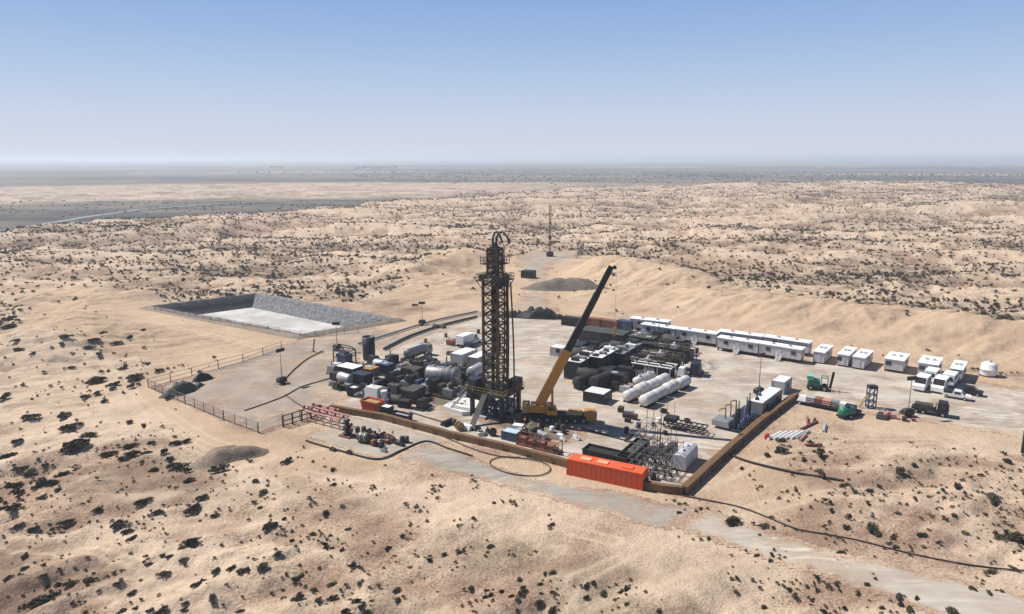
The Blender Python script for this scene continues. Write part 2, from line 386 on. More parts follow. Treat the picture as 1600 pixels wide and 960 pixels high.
def tag(o, label=None, cat=None, group=None, kind=None):
    for k, v in (("label", label), ("category", cat), ("group", group), ("kind", kind)):
        if v: o[k] = v
    return o
def thing(name, label, cat, loc, rz=0., group=None):
    o = bpy.data.objects.new(name, None); COL.objects.link(o); o.location = loc; o.rotation_euler = (0, 0, rz)
    o.empty_display_size = .5
    return tag(o, label, cat, group)
def dup(root, loc, rz, label=None):
    r = root.copy(); COL.objects.link(r); r.location = loc; r.rotation_euler = (0, 0, rz)
    if label: r['label'] = label
    for ch in list(root.children):
        c = ch.copy(); COL.objects.link(c); c.parent = r
        for g in ch.children:
            d = g.copy(); COL.objects.link(d); d.parent = c
    return r
def corner(px, py, L, D, yaw=EX, z=0.):
    """base centre of an L x D footprint whose lowest visible corner the photograph shows at px, py"""
    p = at(px, py, z); c, s = math.cos(yaw), math.sin(yaw)
    return Vector((p.x-L/2*c-D/2*s, p.y-L/2*s+D/2*c, z))
def front(p1, p2, D, z=0.):
    """base centre, yaw and length of a footprint from its front bottom edge"""
    a, b = at(*p1, z), at(*p2, z); d = b-a; yaw = math.atan2(d.y, d.x)
    m = (a+b)/2+Vector((-math.sin(yaw), math.cos(yaw), 0))*D/2
    return m, yaw, d.length

# ------------------------------------------------------------------ ground
def polar_ground():
    r1 = np.linspace(58, 100, 130, endpoint=False); r2 = np.linspace(100, 330, 460, endpoint=False)
    r3 = 330*np.exp(np.linspace(0, math.log(26000/330), 330)); r = np.concatenate([[20, 35, 46], r1, r2, r3])
    th = np.radians(np.linspace(-62, 62, 900))
    RR, TT = np.meshgrid(r, th, indexing='ij'); X = RR*np.sin(TT); Y = RR*np.cos(TT)
    x, y = X.ravel(), Y.ravel(); z = hgt(x, y, True)
    n, m = RR.shape; idx = np.arange(n*m).reshape(n, m)
    Fc = np.stack([idx[:-1, :-1], idx[:-1, 1:], idx[1:, 1:], idx[1:, :-1]], -1).reshape(-1, 4)[:, ::-1]
    rr = RR.ravel()
    clean = np.zeros_like(x)
    wob = fbm(x/14, y/14, 90, 3)*5
    for P in P_CLEAN+[P_ALL]:
        clean = np.maximum(clean, ss(5, -4, poly_sd(x, y, P)+wob))
    scrub = scrub_density(x, y)*(1-clean)
    E = edge_dist(x, y)*(1+.14*fbm(x/300, y/300, 77, 3)); pl = ss(-10, 120, rr-E)
    # bands of scrub and bare sand across the low plain
    u = x/np.maximum(y, 1); lft = ss(.25, -.05, u)
    wv = fbm(x/700, y/500, 101, 4)*260
    band = ss(1180, 1330, rr+wv*.6)*ss(2150, 1950, rr+wv*.6)*lft
    band2 = ss(.08, .4, fbm(x/1500, y/420, 111, 4))*ss(900, 2500, rr)*.75
    plain = pl*(1-np.maximum(band*.92, band2))
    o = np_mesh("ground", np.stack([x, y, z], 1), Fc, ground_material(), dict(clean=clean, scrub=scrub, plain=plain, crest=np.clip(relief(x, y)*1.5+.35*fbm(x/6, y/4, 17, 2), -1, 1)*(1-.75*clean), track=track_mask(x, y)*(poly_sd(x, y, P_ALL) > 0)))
    tag(o, kind="structure"); return o
def scrub_density(x, y):
    a = fbm(x/75, y/30, 201, 4); r = np.hypot(x, y)
    return (ss(-.25, .40, a)*ss(150, 260, r)*.9+ss(.12, .5, fbm(x/24, y/13, 211, 4))*ss(200, 130, r)*.55)
polar_ground()

def sheet(name, P, z, mat, fade=3., step=.8, rough=1.2, kind="structure"):
    xs = [p[0] for p in P]; ys = [p[1] for p in P]
    gx = np.arange(min(xs)-2, max(xs)+2, step); gy = np.arange(min(ys)-2, max(ys)+2, step)
    X, Y = np.meshgrid(gx, gy, indexing='ij'); x, y = X.ravel(), Y.ravel()
    sd = poly_sd(x, y, P)+fbm(x/5, y/5, 301, 3)*rough
    keep = (sd < 0).reshape(X.shape)
    cell = keep[:-1, :-1] | keep[1:, :-1] | keep[1:, 1:] | keep[:-1, 1:]
    n, m = X.shape; idx = np.arange(n*m).reshape(n, m)
    Fc = np.stack([idx[:-1, :-1], idx[1:, :-1], idx[1:, 1:], idx[:-1, 1:]], -1)[cell]
    used, inv = np.unique(Fc.ravel(), return_inverse=True)
    V = np.stack([x, y, np.full_like(x, z)], 1)[used]
    o = np_mesh(name, V, inv.reshape(-1, 4), mat, dict(edge=np.clip(-sd/fade, 0, 1)[used]))
    return tag(o, kind=kind)
M_PAD = sheet_material("pad_gravel", (.375, .325, .272), (.51, .45, .382), (.05, .13, 0), EX+.9, (.25, .20, .155))
M_LEFT = sheet_material("grey_gravel", (.285, .235, .185), (.35, .29, .235), (.18, .05, 0), EX+1.2, (.23, .18, .14))
M_ROAD = sheet_material("road_gravel", (.27, .245, .21), (.35, .315, .27), (.05, .6, 0), EX, (.23, .2, .17))
M_TRACK = sheet_material("track_gravel", (.385, .34, .285), (.47, .42, .355), (.06, .7, 0), EX+.12, (.34, .28, .22))
M_SLAB = sheet_material("slab_concrete", (.325, .285, .235), (.41, .365, .305), (.2, .2, 0), EX, (.28, .25, .21))
sheet("drilling_pad", P_PAD, .02, M_PAD, 5.)
sheet("fenced_yard", P_LEFT, .035, M_LEFT, 3.)
sheet("front_road", P_ROAD, .03, M_ROAD, 1.2, .6)
sheet("access_track", P_TRACK, .045, M_TRACK, 2.0, .7)
sheet("mast_track", P_BACK, .03, sheet_material("mast_track_gravel", (.31, .265, .215), (.38, .325, .265), (.1, .1, 0), 0, (.24, .2, .16)), 7., 1.0, 2.5)
sheet("raised_track", PX((606,548),(690,516),(752,494),(748,487),(680,503),(596,538)), .05, M_ROAD, 1.0, .6, .5)
M_OIL_SHADOW = sheet_material("oil_shadow_ground", (.14, .115, .09), (.23, .19, .15), (.2, .2, 0), 0, (.08, .065, .05))
sheet("oil_shadow_ground", PX((742,640),(800,650),(880,660),(915,682),(870,694),(800,682),(752,664)), .04, M_OIL_SHADOW, 3.5, .5, 1.6)  # crane and derrick shadow painted into this dark oily patch
sheet("oil_shadow_ground", PX((520,600),(600,590),(700,610),(745,630),(690,640),(600,625),(540,615)), .04, M_OIL_SHADOW, 4.5, .5, 2.5)
sheet("oil_shadow_ground", PX((880,596),(985,565),(1085,560),(1075,590),(985,612),(920,612)), .04, M_OIL_SHADOW, 4.0, .5, 2.0)
sheet("concrete_slab", P_SLAB, .05, M_SLAB, .5, .5, .2)

# ------------------------------------------------------------------ lined pit with pale liquid
def build_pit():
    rim = [Vector((p.x, p.y, 0)) for p in PIT]; n = 4; c = sum(rim, Vector())/4
    def inset(d):
        out = []
        for i in range(n):
            p0, p1, p2 = rim[i-1], rim[i], rim[(i+1) % n]
            a = (p1-p0).normalized(); b = (p2-p1).normalized()
            na = Vector((-a.y, a.x, 0)); nb = Vector((-b.y, b.x, 0))
            if (c-p1).dot(na) < 0: na = -na
            if (c-p1).dot(nb) < 0: nb = -nb
            k = (na+nb); k = k/(1+na.dot(nb)); out.append(p1+k*d)
        return out
    prof = [(-3.2, 0.0), (-1.7, .75), (-.6, .85), (.4, .6), (2.2, -1.6), (4.2, -3.6), (5.4, -3.9)]
    V = []; S = 70
    for d, z in prof:
        q = inset(d)
        for i in range(n):
            for k in range(S):
                p = q[i].lerp(q[(i+1) % n], k/S); V.append((p.x, p.y, z))
    V = np.array(V); j = fbm(V[:, 0]/1.6, V[:, 1]/1.6, 401, 3)*.28; V[:, 2] += np.where(V[:, 2] > -3.8, j, 0)*(V[:, 2] != 0)
    L = n*S; Fc = [(a*L+k, a*L+(k+1) % L, (a+1)*L+(k+1) % L, (a+1)*L+k) for a in range(len(prof)-1) for k in range(L)]
    Fc = np.array(Fc)
    bank = np_mesh("pit_bank", V, Fc[:2*L], simple_ground("bank_soil", (.155, .125, .098), (.25, .20, .155), .8)); tag(bank, kind="structure")
    V2 = V.copy(); V2[:, 2] += .03
    cell = Fc[2*L:]
    seg = (np.arange(len(cell)) % L)//S
    # which sides: 0 = left (240,482)->(400,462); 1 = far (400,462)->(612,502); 2 = right end; 3 = near
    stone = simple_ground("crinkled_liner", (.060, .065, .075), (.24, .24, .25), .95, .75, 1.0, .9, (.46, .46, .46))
    dark = simple_ground("shaded_dark_liner", (.016, .018, .024), (.026, .028, .034), .4, .6, .3, .2)  # dark grey liner, with the left wall's shade put into its colour
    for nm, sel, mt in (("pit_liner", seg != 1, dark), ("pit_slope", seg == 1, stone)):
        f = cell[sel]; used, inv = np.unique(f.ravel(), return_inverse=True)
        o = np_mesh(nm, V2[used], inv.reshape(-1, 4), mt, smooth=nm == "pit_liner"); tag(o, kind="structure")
    q = inset(4.6)
    m, nt, b = base("brine"); p = nn(nt, "ShaderNodeNewGeometry").outputs["Position"]
    nt.links.new(mixc(nt, ramp(nt, noise(nt, p, .09, 7, .65), .42, .60), (.40, .375, .335), (.57, .55, .52)), b.inputs["Base Color"]); b.inputs["Roughness"].default_value = .55
    o = MB().add([(v.x, v.y, -3.35) for v in q], [(0, 1, 2, 3)]).build("pit_water", m); tag(o, kind="structure")
build_pit()

# ------------------------------------------------------------------ far plain: haze and tree lines
def haze():
    m = bpy.data.materials.new("haze_air"); m.use_nodes = True; nt = m.node_tree
    for n in list(nt.nodes):
        if n.type == 'BSDF_PRINCIPLED': nt.nodes.remove(n)
    v = nn(nt, "ShaderNodeVolumePrincipled"); v.inputs["Color"].default_value = (.80, .89, 1.0, 1); v.inputs["Density"].default_value = HAZE
    v.inputs["Anisotropy"].default_value = .25
    nt.links.new(v.outputs[0], nt.nodes["Material Output"].inputs["Volume"])
    o = MB().box(-28000, 28000, -60, 27500, -60, 64).build("haze", m); tag(o, kind="stuff")
HAZE = 1.8e-4
haze()

# ------------------------------------------------------------------ shrubs
def shrub_mesh(name, seed, nl, size):
    r = np.random.default_rng(seed); V = []; Fc = []
    k = r.integers(4, 8); cs = np.stack([r.uniform(-.27, .27, k), r.uniform(-.27, .27, k), r.uniform(.1, .28, k)], 1); rad = r.uniform(.19, .30, k)
    pk = rad**2/np.sum(rad**2)
    for i in range(nl):
        j = r.choice(k, p=pk); d = r.normal(size=3); d /= np.linalg.norm(d); d[2] = abs(d[2])*.9-.15
        p = cs[j]+d*rad[j]*r.uniform(.5, 1.08); p[2] = max(p[2], .02)
        a = r.normal(size=3); a /= np.linalg.norm(a); b = np.cross(a, r.normal(size=3)); b /= np.linalg.norm(b)
        s = size*r.uniform(.6, 1.4); t = len(V)
        V += [p-a*s, p+b*s*.55, p+a*s, p-b*s*.55]; Fc.append((t, t+1, t+2, t+3))
    return np.array(V), np.array(Fc)
FOL = foliage_material("shrub_foliage", (.050, .046, .031), (.125, .110, .074))
FOLD = foliage_material("dry_scrub", (.085, .068, .044), (.185, .142, .092))
PROTO = []
for k in range(8):
    V, Fc = shrub_mesh("shrub", 50+k, 560, .066)
    o = np_mesh("shrub_proto", V, Fc, FOL, smooth=False); me = o.data; me.name = "shrub"
    bpy.data.objects.remove(o); PROTO.append(me)
Z4 = [(200,850,160),(370,760,90),(475,745,85),(45,740,60),(130,685,60),(130,620,50),(90,465,70),(185,480,80),(265,487,30),(345,445,80),(200,245,110),(215,315,60),(300,280,50),(30,105,90),(110,165,80),(160,180,80),(235,150,50),(75,370,100),(30,345,50),(500,380,80),(430,355,40),(750,330,110),(820,395,70),(620,455,110),(650,495,70),(685,530,70),(985,230,70),(910,270,40),(925,145,120),(1060,310,100),(1000,370,130),(980,545,130),(1120,410,60),(1370,290,80),(1330,230,60),(1395,460,120),(1350,370,50),(1490,125,80),(1140,165,110),(1290,125,30),(1440,610,90),(1370,670,110),(1265,695,80),(1130,695,80),(1030,765,90),(1100,840,90),(845,620,50),(775,665,50),(850,710,90),(960,640,60),(690,810,70),(835,905,110),(780,905,50),(1565,725,60),(1550,835,90),(560,730,40),(390,690,35),(230,725,60),(600,705,25),(570,85,110),(660,100,90),(680,45,80),(740,130,40),(400,170,40),(100,25,80),(400,30,180),(640,905,60),(1160,875,40)]
Z3 = [(335,555,90),(375,610,110),(170,560,110),(460,655,80),(700,355,110),(500,370,110),(580,395,70),(450,460,60),(20,460,80),(170,475,30),(350,145,70),(605,180,60),(750,207,40),(650,290,35),(490,165,60),(80,170,50),(100,215,60),(170,238,50),(40,95,80),(370,310,45),(230,335,40),(65,295,30),(320,185,50),(880,315,40),(950,300,40),(1040,330,45),(120,400,40),(25,260,30),(265,205,40),(520,235,60),(595,235,35),(380,237,40)]
Z5 = [(25,48,60),(225,92,50),(228,158,45),(195,285,65),(420,205,28),(395,180,15),(300,355,45),(570,342,35),(475,440,55),(710,165,40),(685,190,30),(645,220,25),(595,280,25),(805,337,30),(852,338,20),(950,240,40),(1030,248,25),(865,145,35),(855,178,25),(1205,335,45),(930,430,55),(1130,457,25),(1015,470,25),(783,528,30),(785,475,20),(640,485,25),(820,440,18),(1205,548,60),(1200,590,30),(1080,635,95),(1055,670,55),(1150,680,80),(1225,645,35),(1235,688,30),(1272,690,22),(1360,612,45),(1440,635,75),(1490,605,40),(1540,620,65),(845,620,70),(915,628,50),(1055,725,50),(870,730,30),(515,625,65),(515,675,65),(225,600,60),(225,660,70),(345,600,55),(315,645,30),(90,560,40),(70,655,70),(140,645,25),(375,725,60),(280,735,40),(200,437,45),(200,405,30),(270,425,25),(140,405,20),(110,398,20),(560,405,30),(310,525,15),(130,245,15),(30,330,20),(45,368,30)]
Z6 = [(375,400,105),(250,355,40),(520,422,65),(555,435,40),(500,465,20),(855,430,60),(965,430,80),(990,450,60),(1050,472,45),(1180,462,65),(1170,395,35),(1440,378,40),(1065,515,40),(1180,520,30),(840,485,30),(845,255,50),(893,285,50),(960,278,50),(755,205,80),(425,185,40),(505,263,30),(590,287,30),(665,298,25),(765,317,35),(1545,465,100),(1600,490,60),(1465,615,55),(1425,670,30),(470,658,35),(540,570,45),(485,548,40),(580,550,30),(285,478,40),(600,658,25),(765,660,35),(730,635,30),(780,685,30),(905,705,50),(940,668,45),(1080,720,60),(1120,770,60),(1300,785,90),(650,715,60),(720,735,40),(75,780,45),(830,770,25),(1005,790,30),(160,370,40),(165,335,30),(1255,355,30),(1240,328,20),(1360,305,30),(1525,365,20),(1410,478,25),(1240,500,25),(380,655,20),(835,535,40)]
HAND = []
for L, sc, ox, oy in ((Z4, 3.333, 0, 680), (Z3, 3.333, 0, 480), (Z5, 2.857, 440, 700), (Z6, 2.667, 1000, 660)):
    for x, y, wd in L: HAND.append((ox+x/sc, oy+(y+wd*.22)/sc, wd/sc))
KEEPOUT = [P_ALL, P_ROAD, P_TRACK, P_BACK, PIT]
def scatter():
    out = []                                # x, y, z, width, height, hand-placed flag
    for px, py, wd in HAND:
        p = ground_at(px, py); out.append((p.x, p.y, p.z, wd*p.length/F*.64, .5, 1))
    SX, SY = [], []
    for px, py, wd in HAND:
        p = at(px, py); k = int(RNG.integers(2, 8)); sp = wd*p.length/F
        x = p.x+RNG.normal(size=k)*sp*1.1; y = p.y+RNG.normal(size=k)*sp*1.3
        SX.extend(x); SY.extend(y)
    SX, SY = np.array(SX), np.array(SY)
    out.extend(zip(SX, SY, hgt(SX, SY), RNG.uniform(.2, .8, len(SX)), RNG.uniform(.5, .8, len(SX)), np.zeros(len(SX))))
    def rnd(n, r0, r1, dens, wlo, whi):
        r = np.sqrt(RNG.uniform(r0*r0, r1*r1, n)); t = np.radians(RNG.uniform(-46, 46, n)); x = r*np.sin(t); y = r*np.cos(t)
        k = RNG.uniform(0, 1, n) < dens(x, y, r)
        x, y = x[k], y[k]
        ok = np.ones(len(x), bool)
        for P in KEEPOUT: ok &= poly_sd(x, y, P) > 1.0
        for P in P_CLEAN: ok &= (poly_sd(x, y, P)+fbm(x/14, y/14, 90, 3)*5 > 0) | (RNG.uniform(0, 1, len(x)) < .04)
        E = edge_dist(x, y)*(1+.14*fbm(x/300, y/300, 77, 3)); ok &= np.hypot(x, y) < E+60
        x, y = x[ok], y[ok]; z = hgt(x, y); wd = wlo+(whi-wlo)*RNG.uniform(0, 1, len(x))**2.2
        out.extend(zip(x, y, z, wd, RNG.uniform(.5, .85, len(x)), np.zeros(len(x))))
    tex = lambda x, y: np.clip(.22+.95*fbm(x/26, y/18, 501, 4)-.35*relief(x, y), 0, 1)
    rnd(17000, 58, 150, lambda x, y, r: tex(x, y)*.55, .12, .7)
    rnd(14000, 95, 210, lambda x, y, r: (x > 45)*np.clip(.35+.8*fbm(x/18, y/14, 503, 3), 0, 1), .22, 1.0)
    rnd(11000, 120, 260, lambda x, y, r: tex(x, y)*.8, .25, 2.0)
    den2 = lambda x, y, r: np.clip(.16+.42*tex(x, y)+.9*scrub_density(x, y), 0, 1)
    rnd(48000, 255, 560, den2, .5, 2.1)
    rnd(62000, 540, 1100, den2, .7, 2.3)
    rnd(40000, 1050, 1750, den2, 1.0, 2.8)
    return np.array(out)
SH = scatter()
def build_shrubs():
    rng = np.random.default_rng(7)
    px, py = pix(SH[:, :3]); dist = np.linalg.norm(SH[:, :3]-np.array([0, 0, CH]), axis=1)
    app = SH[:, 3]/dist
    inv = (px > -10) & (px < 1610) & (py > 240) & (py < 975)
    order = np.argsort(-np.where(inv, app, 0)); top = order[:300]; rest = np.setdiff1d(np.arange(len(SH)), top)
    def zone(x, y):
        if y > 905: return "bottom edge sand"
        if x < 420 and y > 690: return "left foreground slope"
        if x < 420 and y > 560: return "slope left of yard"
        if x < 700 and y > 690: return "sand before concrete slab"
        if x < 1060 and y > 740: return "sand below grey road"
        if x >= 1040 and y > 800: return "sand beside pale track"
        if x >= 1040 and y > 640: return "sand right of wall"
        if x < 640: return "sand left of pit"
        return "dunes behind site"
    taken = set()
    for i in top:
        x, y = px[i]/16, py[i]/9.6
        me = PROTO[int(rng.integers(0, 8))]; o = bpy.data.objects.new("shrub", me); COL.objects.link(o)
        wd = SH[i, 3]; h = wd*SH[i, 4]
        o.location = SH[i, :3]-np.array([0, 0, .04]); o.rotation_euler = (0, 0, 1.1+rng.normal()*.4+math.pi*int(rng.integers(0, 2)))
        o.scale = (wd*rng.uniform(1.2, 1.7), wd*rng.uniform(.7, .95), h*rng.uniform(1.5, 2.0))
        z = zone(px[i], py[i]); sz = "large" if wd > 2.2 else "medium" if wd > 1.2 else "small"
        lab = f"{sz} dark shrub on {z}, {x:.0f}% across, {y:.0f}% down photo"
        if lab in taken: lab = f"{sz} dark shrub on {z}, {x:.1f}% across, {y:.1f}% down photo"
        taken.add(lab)
        tag(o, lab, "shrub", "shrubs on "+z)
    # the thousands of smaller ones
    small = []
    for k in range(6):
        small.append(shrub_mesh("s", 80+k, 26, .17))
    smallm = [shrub_mesh("s", 90+k, 70, .11) for k in range(6)]
    for nm, msk, mt in (("low_scrub", rng.uniform(0, 1, len(rest)) < .48, FOL), ("dry_scrub", None, FOLD)):
        sel = rest[msk] if msk is not None else rest[~keep]
        keep = msk if msk is not None else keep
        VV = []; FF = []; b = 0
        for i in sel:
            V, Fc = (smallm if dist[i] < 210 else small)[int(rng.integers(0, 6))]
            a = rng.uniform(0, 6.28); c, s = math.cos(a), math.sin(a); wd = SH[i, 3]
            sx, sy, sz = wd*rng.uniform(.85, 1.2), wd*rng.uniform(.8, 1.1), wd*SH[i, 4]*2.2
            q = V*np.array([sx, sy, sz]); q = np.stack([q[:, 0]*c-q[:, 1]*s, q[:, 0]*s+q[:, 1]*c, q[:, 2]], 1)+SH[i, :3]-np.array([0, 0, .05])
            VV.append(q); FF.append(Fc+b); b += len(V)
        o = np_mesh(nm, np.concatenate(VV), np.concatenate(FF), mt, smooth=False)
        tag(o, {"low_scrub": "dark low scrub dotted thickly over the dunes", "dry_scrub": "dry brown scrub and tufts dotted over the sand"}[nm], "scrub", kind="stuff")
build_shrubs()
def tree_line():
    rng = np.random.default_rng(3); V = []; Fc = []; b = 0
    sm = [shrub_mesh("s", 120+k, 40, .16) for k in range(6)]
    def put(x, y, wd, h):
        nonlocal b
        v, f = sm[int(rng.integers(0, 6))]; z = float(hgt(np.array([x]), np.array([y]))[0])
        V.append(v*np.array([wd, wd, h*1.7])+np.array([x, y, z-.3])); Fc.append(f+b); b += len(v)
    for px0, px1, rr, n, h in ((380, 900, 3300, 420, 5.5), (430, 452, 5200, 30, 15), (560, 625, 5000, 90, 13), (1000, 1600, 2700, 520, 6.5), (560, 1000, 2600, 260, 5.5), (0, 760, 1000, 300, 2.6), (660, 1300, 2100, 260, 5)):
        for _ in range(n):
            u = (rng.uniform(px0, px1)-800)/F; y = rr*(1+rng.normal()*.07); s = rng.uniform(.6, 1.3)
            put(u*y, y, h*1.25*s, h*s*.75)
    o = np_mesh("tree_line", np.concatenate(V), np.concatenate(Fc), foliage_material("far_foliage", (.025, .03, .02), (.05, .055, .035)), smooth=False)
    tag(o, "far dark rows of trees and bushes across the hazy plain", "trees", kind="stuff")
tree_line()

# ------------------------------------------------------------------ builders for the things on the site
def cabin(label, p1, p2, D, H=2.6, lift=.95, win=2, door=True, steps=False, body=LAV, wheels=True, group="white site cabins", ac=True, name="site_cabin", cat="cabin", back=None):
    c, yaw, L = front(p1, p2, D)
    if back:                                                      # the side wall's direction in the photograph
        a = at(*p1); d = at(p1[0]+back[0], p1[1]+back[1])-a; y2 = math.atan2(d.y, d.x)-math.pi/2
        L = L*abs(math.cos(y2-yaw)); yaw = y2; c = a+Vector((math.cos(yaw), math.sin(yaw), 0))*L/2+Vector((-math.sin(yaw), math.cos(yaw), 0))*D/2
    t = thing(name, label, cat, c, yaw, group)
    b = MB(); x0, x1, y0, y1 = -L/2, L/2, -D/2, D/2; z0, z1 = lift, lift+H
    b.box(x0, x1, y0, y1, z0, z1)
    n = max(3, int(L/1.2))
    for k in range(n+1):                                          # panel seams
        x = x0+L*k/n
        b.box(x-.04, x+.04, y0-.03, y0, z0+.05, z1-.05); b.box(x-.04, x+.04, y1, y1+.03, z0+.05, z1-.05)
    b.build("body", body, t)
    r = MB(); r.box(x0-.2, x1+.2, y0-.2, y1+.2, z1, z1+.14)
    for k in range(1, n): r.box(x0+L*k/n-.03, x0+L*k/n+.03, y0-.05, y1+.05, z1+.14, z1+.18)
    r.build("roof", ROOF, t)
    for k in range(2): MB().box(x0+L*(.3+.4*k)-.35, x0+L*(.3+.4*k)+.35, -.3, .3, z1+.181, z1+.5).build("roof_vent", LGREY, t)
    f = MB(); f.box(x0, x1, y0+.1, y0+.35, lift-.3, lift); f.box(x0, x1, y1-.35, y1-.1, lift-.3, lift)
    for k in range(5):
        x = x0+.3+(L-.6)*k/4
        for y in (y0+.22, y1-.22): f.box(x-.15, x+.15, y-.15, y+.15, 0, lift-.3)
        f.box(x-.08, x+.08, y0+.35, y1-.35, lift-.25, lift-.05)
    f.build("underframe", DARK, t)
    for k in range(win):
        x = x0+L*((k+.5)/win if win > 1 else .28)+(.8 if win > 1 and k % 2 else -.3)
        w_ = MB(); w_.box(x-.62, x+.62, y0-.07, y0-.035, z0+1.05, z0+2.05); o = w_.build("window", LGREY, t)
        g = MB(); g.box(x-.58, x+.58, y0-.09, y0-.072, z0+1.08, z0+2.02); g.build("pane", GLASS, o)
    if door:
        x = x0+L*.5; d = MB(); d.box(x-.45, x+.45, y0-.07, y0-.035, z0+.05, z0+2.1); o = d.build("door", LAV, t)
        MB().box(x+.3, x+.38, y0-.12, y0-.072, z0+1.0, z0+1.12).build("handle", DARK, o)
    if ac:
        a = MB(); a.box(x1, x1+.45, -.5, .4, z0+1.2, z0+1.9); a.build("air_conditioner", LGREY, t)
    if steps:
        s_ = MB(); x = x0+L*.5
        for k in range(4): s_.box(x-.6, x+.6, y0-.35-.3*k, y0-.07-.3*k, lift-.08-.18*k, lift-.02-.18*k)
        for sx in (-.6, .6):
            s_.bar((x+sx, y0-.1, lift), (x+sx, y0-1.4, .05), .07); s_.bar((x+sx, y0-.1, lift+1), (x+sx, y0-1.3, 1.0), .06)
            for yy, zz in ((-.12, lift), (-1.3, 0)): s_.bar((x+sx, y0+yy, zz), (x+sx, y0+yy, 1.0+(.6 if yy > -1 else 0)), .06)
        s_.build("steps", WHITE, t)
    return t
def container(label, c, yaw, L, D, H, mat, roofmat=None, group=None, name="container", cat="container", z=0.12, hatches=0, vents=0):
    t = thing(name, label, cat, c, yaw, group); b = MB(); x0, x1, y0, y1 = -L/2, L/2, -D/2, D/2
    n = max(6, int(L/.42)); V = []
    def ribs(side):
        for k in range(n):                                        # corrugation: every second panel stands proud
            if k % 2: continue
            xa, xb = x0+.2+(L-.4)*k/n, x0+.2+(L-.4)*(k+1)/n
            if side < 0: b.box(xa, xb, y0-.05, y0, z+.2, z+H-.2)
            else: b.box(xa, xb, y1, y1+.05, z+.2, z+H-.2)
    b.box(x0, x1, y0, y1, z, z+H); ribs(-1); ribs(1); b.build("body", mat, t)
    f = MB()
    for x in (x0, x1):
        for y in (y0, y1): f.box(x-.09, x+.09, y-.09, y+.09, 0, z+H+.03)
    for y in (y0, y1):
        f.box(x0+.09, x1-.09, y-.07, y+.07, z+H-.13, z+H+.02); f.box(x0+.09, x1-.09, y-.08, y+.08, 0, .2)
    f.build("frame", mat, t)
    r = MB(); r.box(x0+.09, x1-.09, y0+.07, y1-.07, z+H, z+H+.05); r.build("roof", roofmat or mat, t)
    for s_ in (-1, 1):
        d = MB(); d.box(x1, x1+.06, min(0, s_*D*.48)+.02, max(0, s_*D*.48)-.02, z+.15, z+H-.15); o = d.build("door", mat, t)
        MB().bar((x1+.1, s_*D*.2, z+.2), (x1+.1, s_*D*.2, z+H-.2), .05).build("lock_bar", LGREY, o)
    for k in range(hatches):
        x = x0+L*(k+.5)/hatches; h = MB(); h.box(x-.7, x+.7, -.6, .6, z+H+.05, z+H+.16); h.build("hatch", PALEOR if mat is ORANGE else LGREY, t)
    for k in range(vents):
        x = x0+L*(k+.5)/vents; h = MB(); h.box(x-.55, x+.55, y0-.1, y0-.055, z+.9, z+1.9); h.build("louvre", DARK, t)
    return t
def cyl_tank(label, a, b_, r, mat, lift=.5, group=None, dome=.45, hatch=True, name="storage_tank", cat="tank", bands=4):
    m = (a+b_)/2; d = b_-a; yaw = math.atan2(d.y, d.x); L = d.length
    t = thing(name, label, cat, (m.x, m.y, 0), yaw, group); zc = lift+r
    MB().tank((-L/2+dome, 0, zc), (L/2-dome, 0, zc), r, dome, 22).build("shell", mat, t)
    bd = MB()
    for k in range(bands):
        x = -L/2+dome+(L-2*dome)*(k+.5)/bands; bd.tube([(x-.06, 0, zc), (x+.06, 0, zc)], r+.03, 22)
    bd.build("band", LGREY if mat is not LGREY else GREY, t)
    s = MB(); s.box(-L/2+.3, L/2-.3, -r*.7, -r*.5, .05, .3); s.box(-L/2+.3, L/2-.3, r*.5, r*.7, .05, .3)
    for k in range(3):
        x = -L/2+1+(L-2)*k/2; s.hexa([(x-.15, -r*.8), (x+.15, -r*.8), (x+.15, r*.8), (x-.15, r*.8)], .1, lift+r*.45)
    s.build("saddle", DARK, t)
    if hatch:
        for k in (-.25, .25):
            MB().lathe([(.4, zc+r-.06), (.4, zc+r+.22), (.02, zc+r+.26)], 12, (L*k, 0)).build("hatch", mat, t)
        w_ = MB()
        for y in (-.45, .45): w_.bar((-L*.36, y, zc+r+.9), (L*.36, y, zc+r+.9), .05)
        for k in range(6):
            for y in (-.45, .45): w_.bar((-L*.36+L*.72*k/5, y, zc+r-.1), (-L*.36+L*.72*k/5, y, zc+r+.9), .05)
        w_.build("handrail", LGREY, t)
        l = MB()
        for y in (-.25, .25): l.bar((L/2+.08, y, .1), (L/2+.02, y, zc+r), .05)
        for k in range(8): l.bar((L/2+.06, -.25, .3+k*.35), (L/2+.06, .25, .3+k*.35), .04)
        l.build("ladder", LGREY, t)
    return t
def light_tower(label, p, h=8, group="mast floodlights round the site", yaw=.4):
    c = at(*p); t = thing("light_tower", label, "light tower", c, yaw, group)
    b = MB(); b.box(-1.1, 1.0, -.6, .6, .45, 1.35); b.hexa([(-1.1, -.6), (1.0, -.6), (1.0, .6), (-1.1, .6)], 1.35, 1.6, [(-.9, -.45), (.8, -.45), (.8, .45), (-.9, .45)]); b.build("generator_housing", DARK, t)
    for y in (-.7, .7): MB().tube([(0, y-.1, .35), (0, y+.1, .35)], .35, 12).build("wheel", BLACK, t)
    MB().tube([(0, 0, 1.5), (0, 0, h*.55), (0, 0, h)], [.11, .09, .06], 8).build("mast", GREY, t)
    hd = MB(); hd.bar((-.9, 0, h), (.9, 0, h), .1); o = hd.build("lamp_bar", DARK, t)
    for x in (-.75, -.25, .25, .75): MB().box(x-.24, x+.24, -.3, .16, h+.05, h+.75).build("floodlight", DARK, o)
    l = MB()
    for sx, sy in ((1, 1), (1, -1), (-1, 1), (-1, -1)): l.bar((sx*.8, sy*.5, .5), (sx*1.3, sy*1.2, .05), .08)
    l.build("outrigger", GREY, t); return t
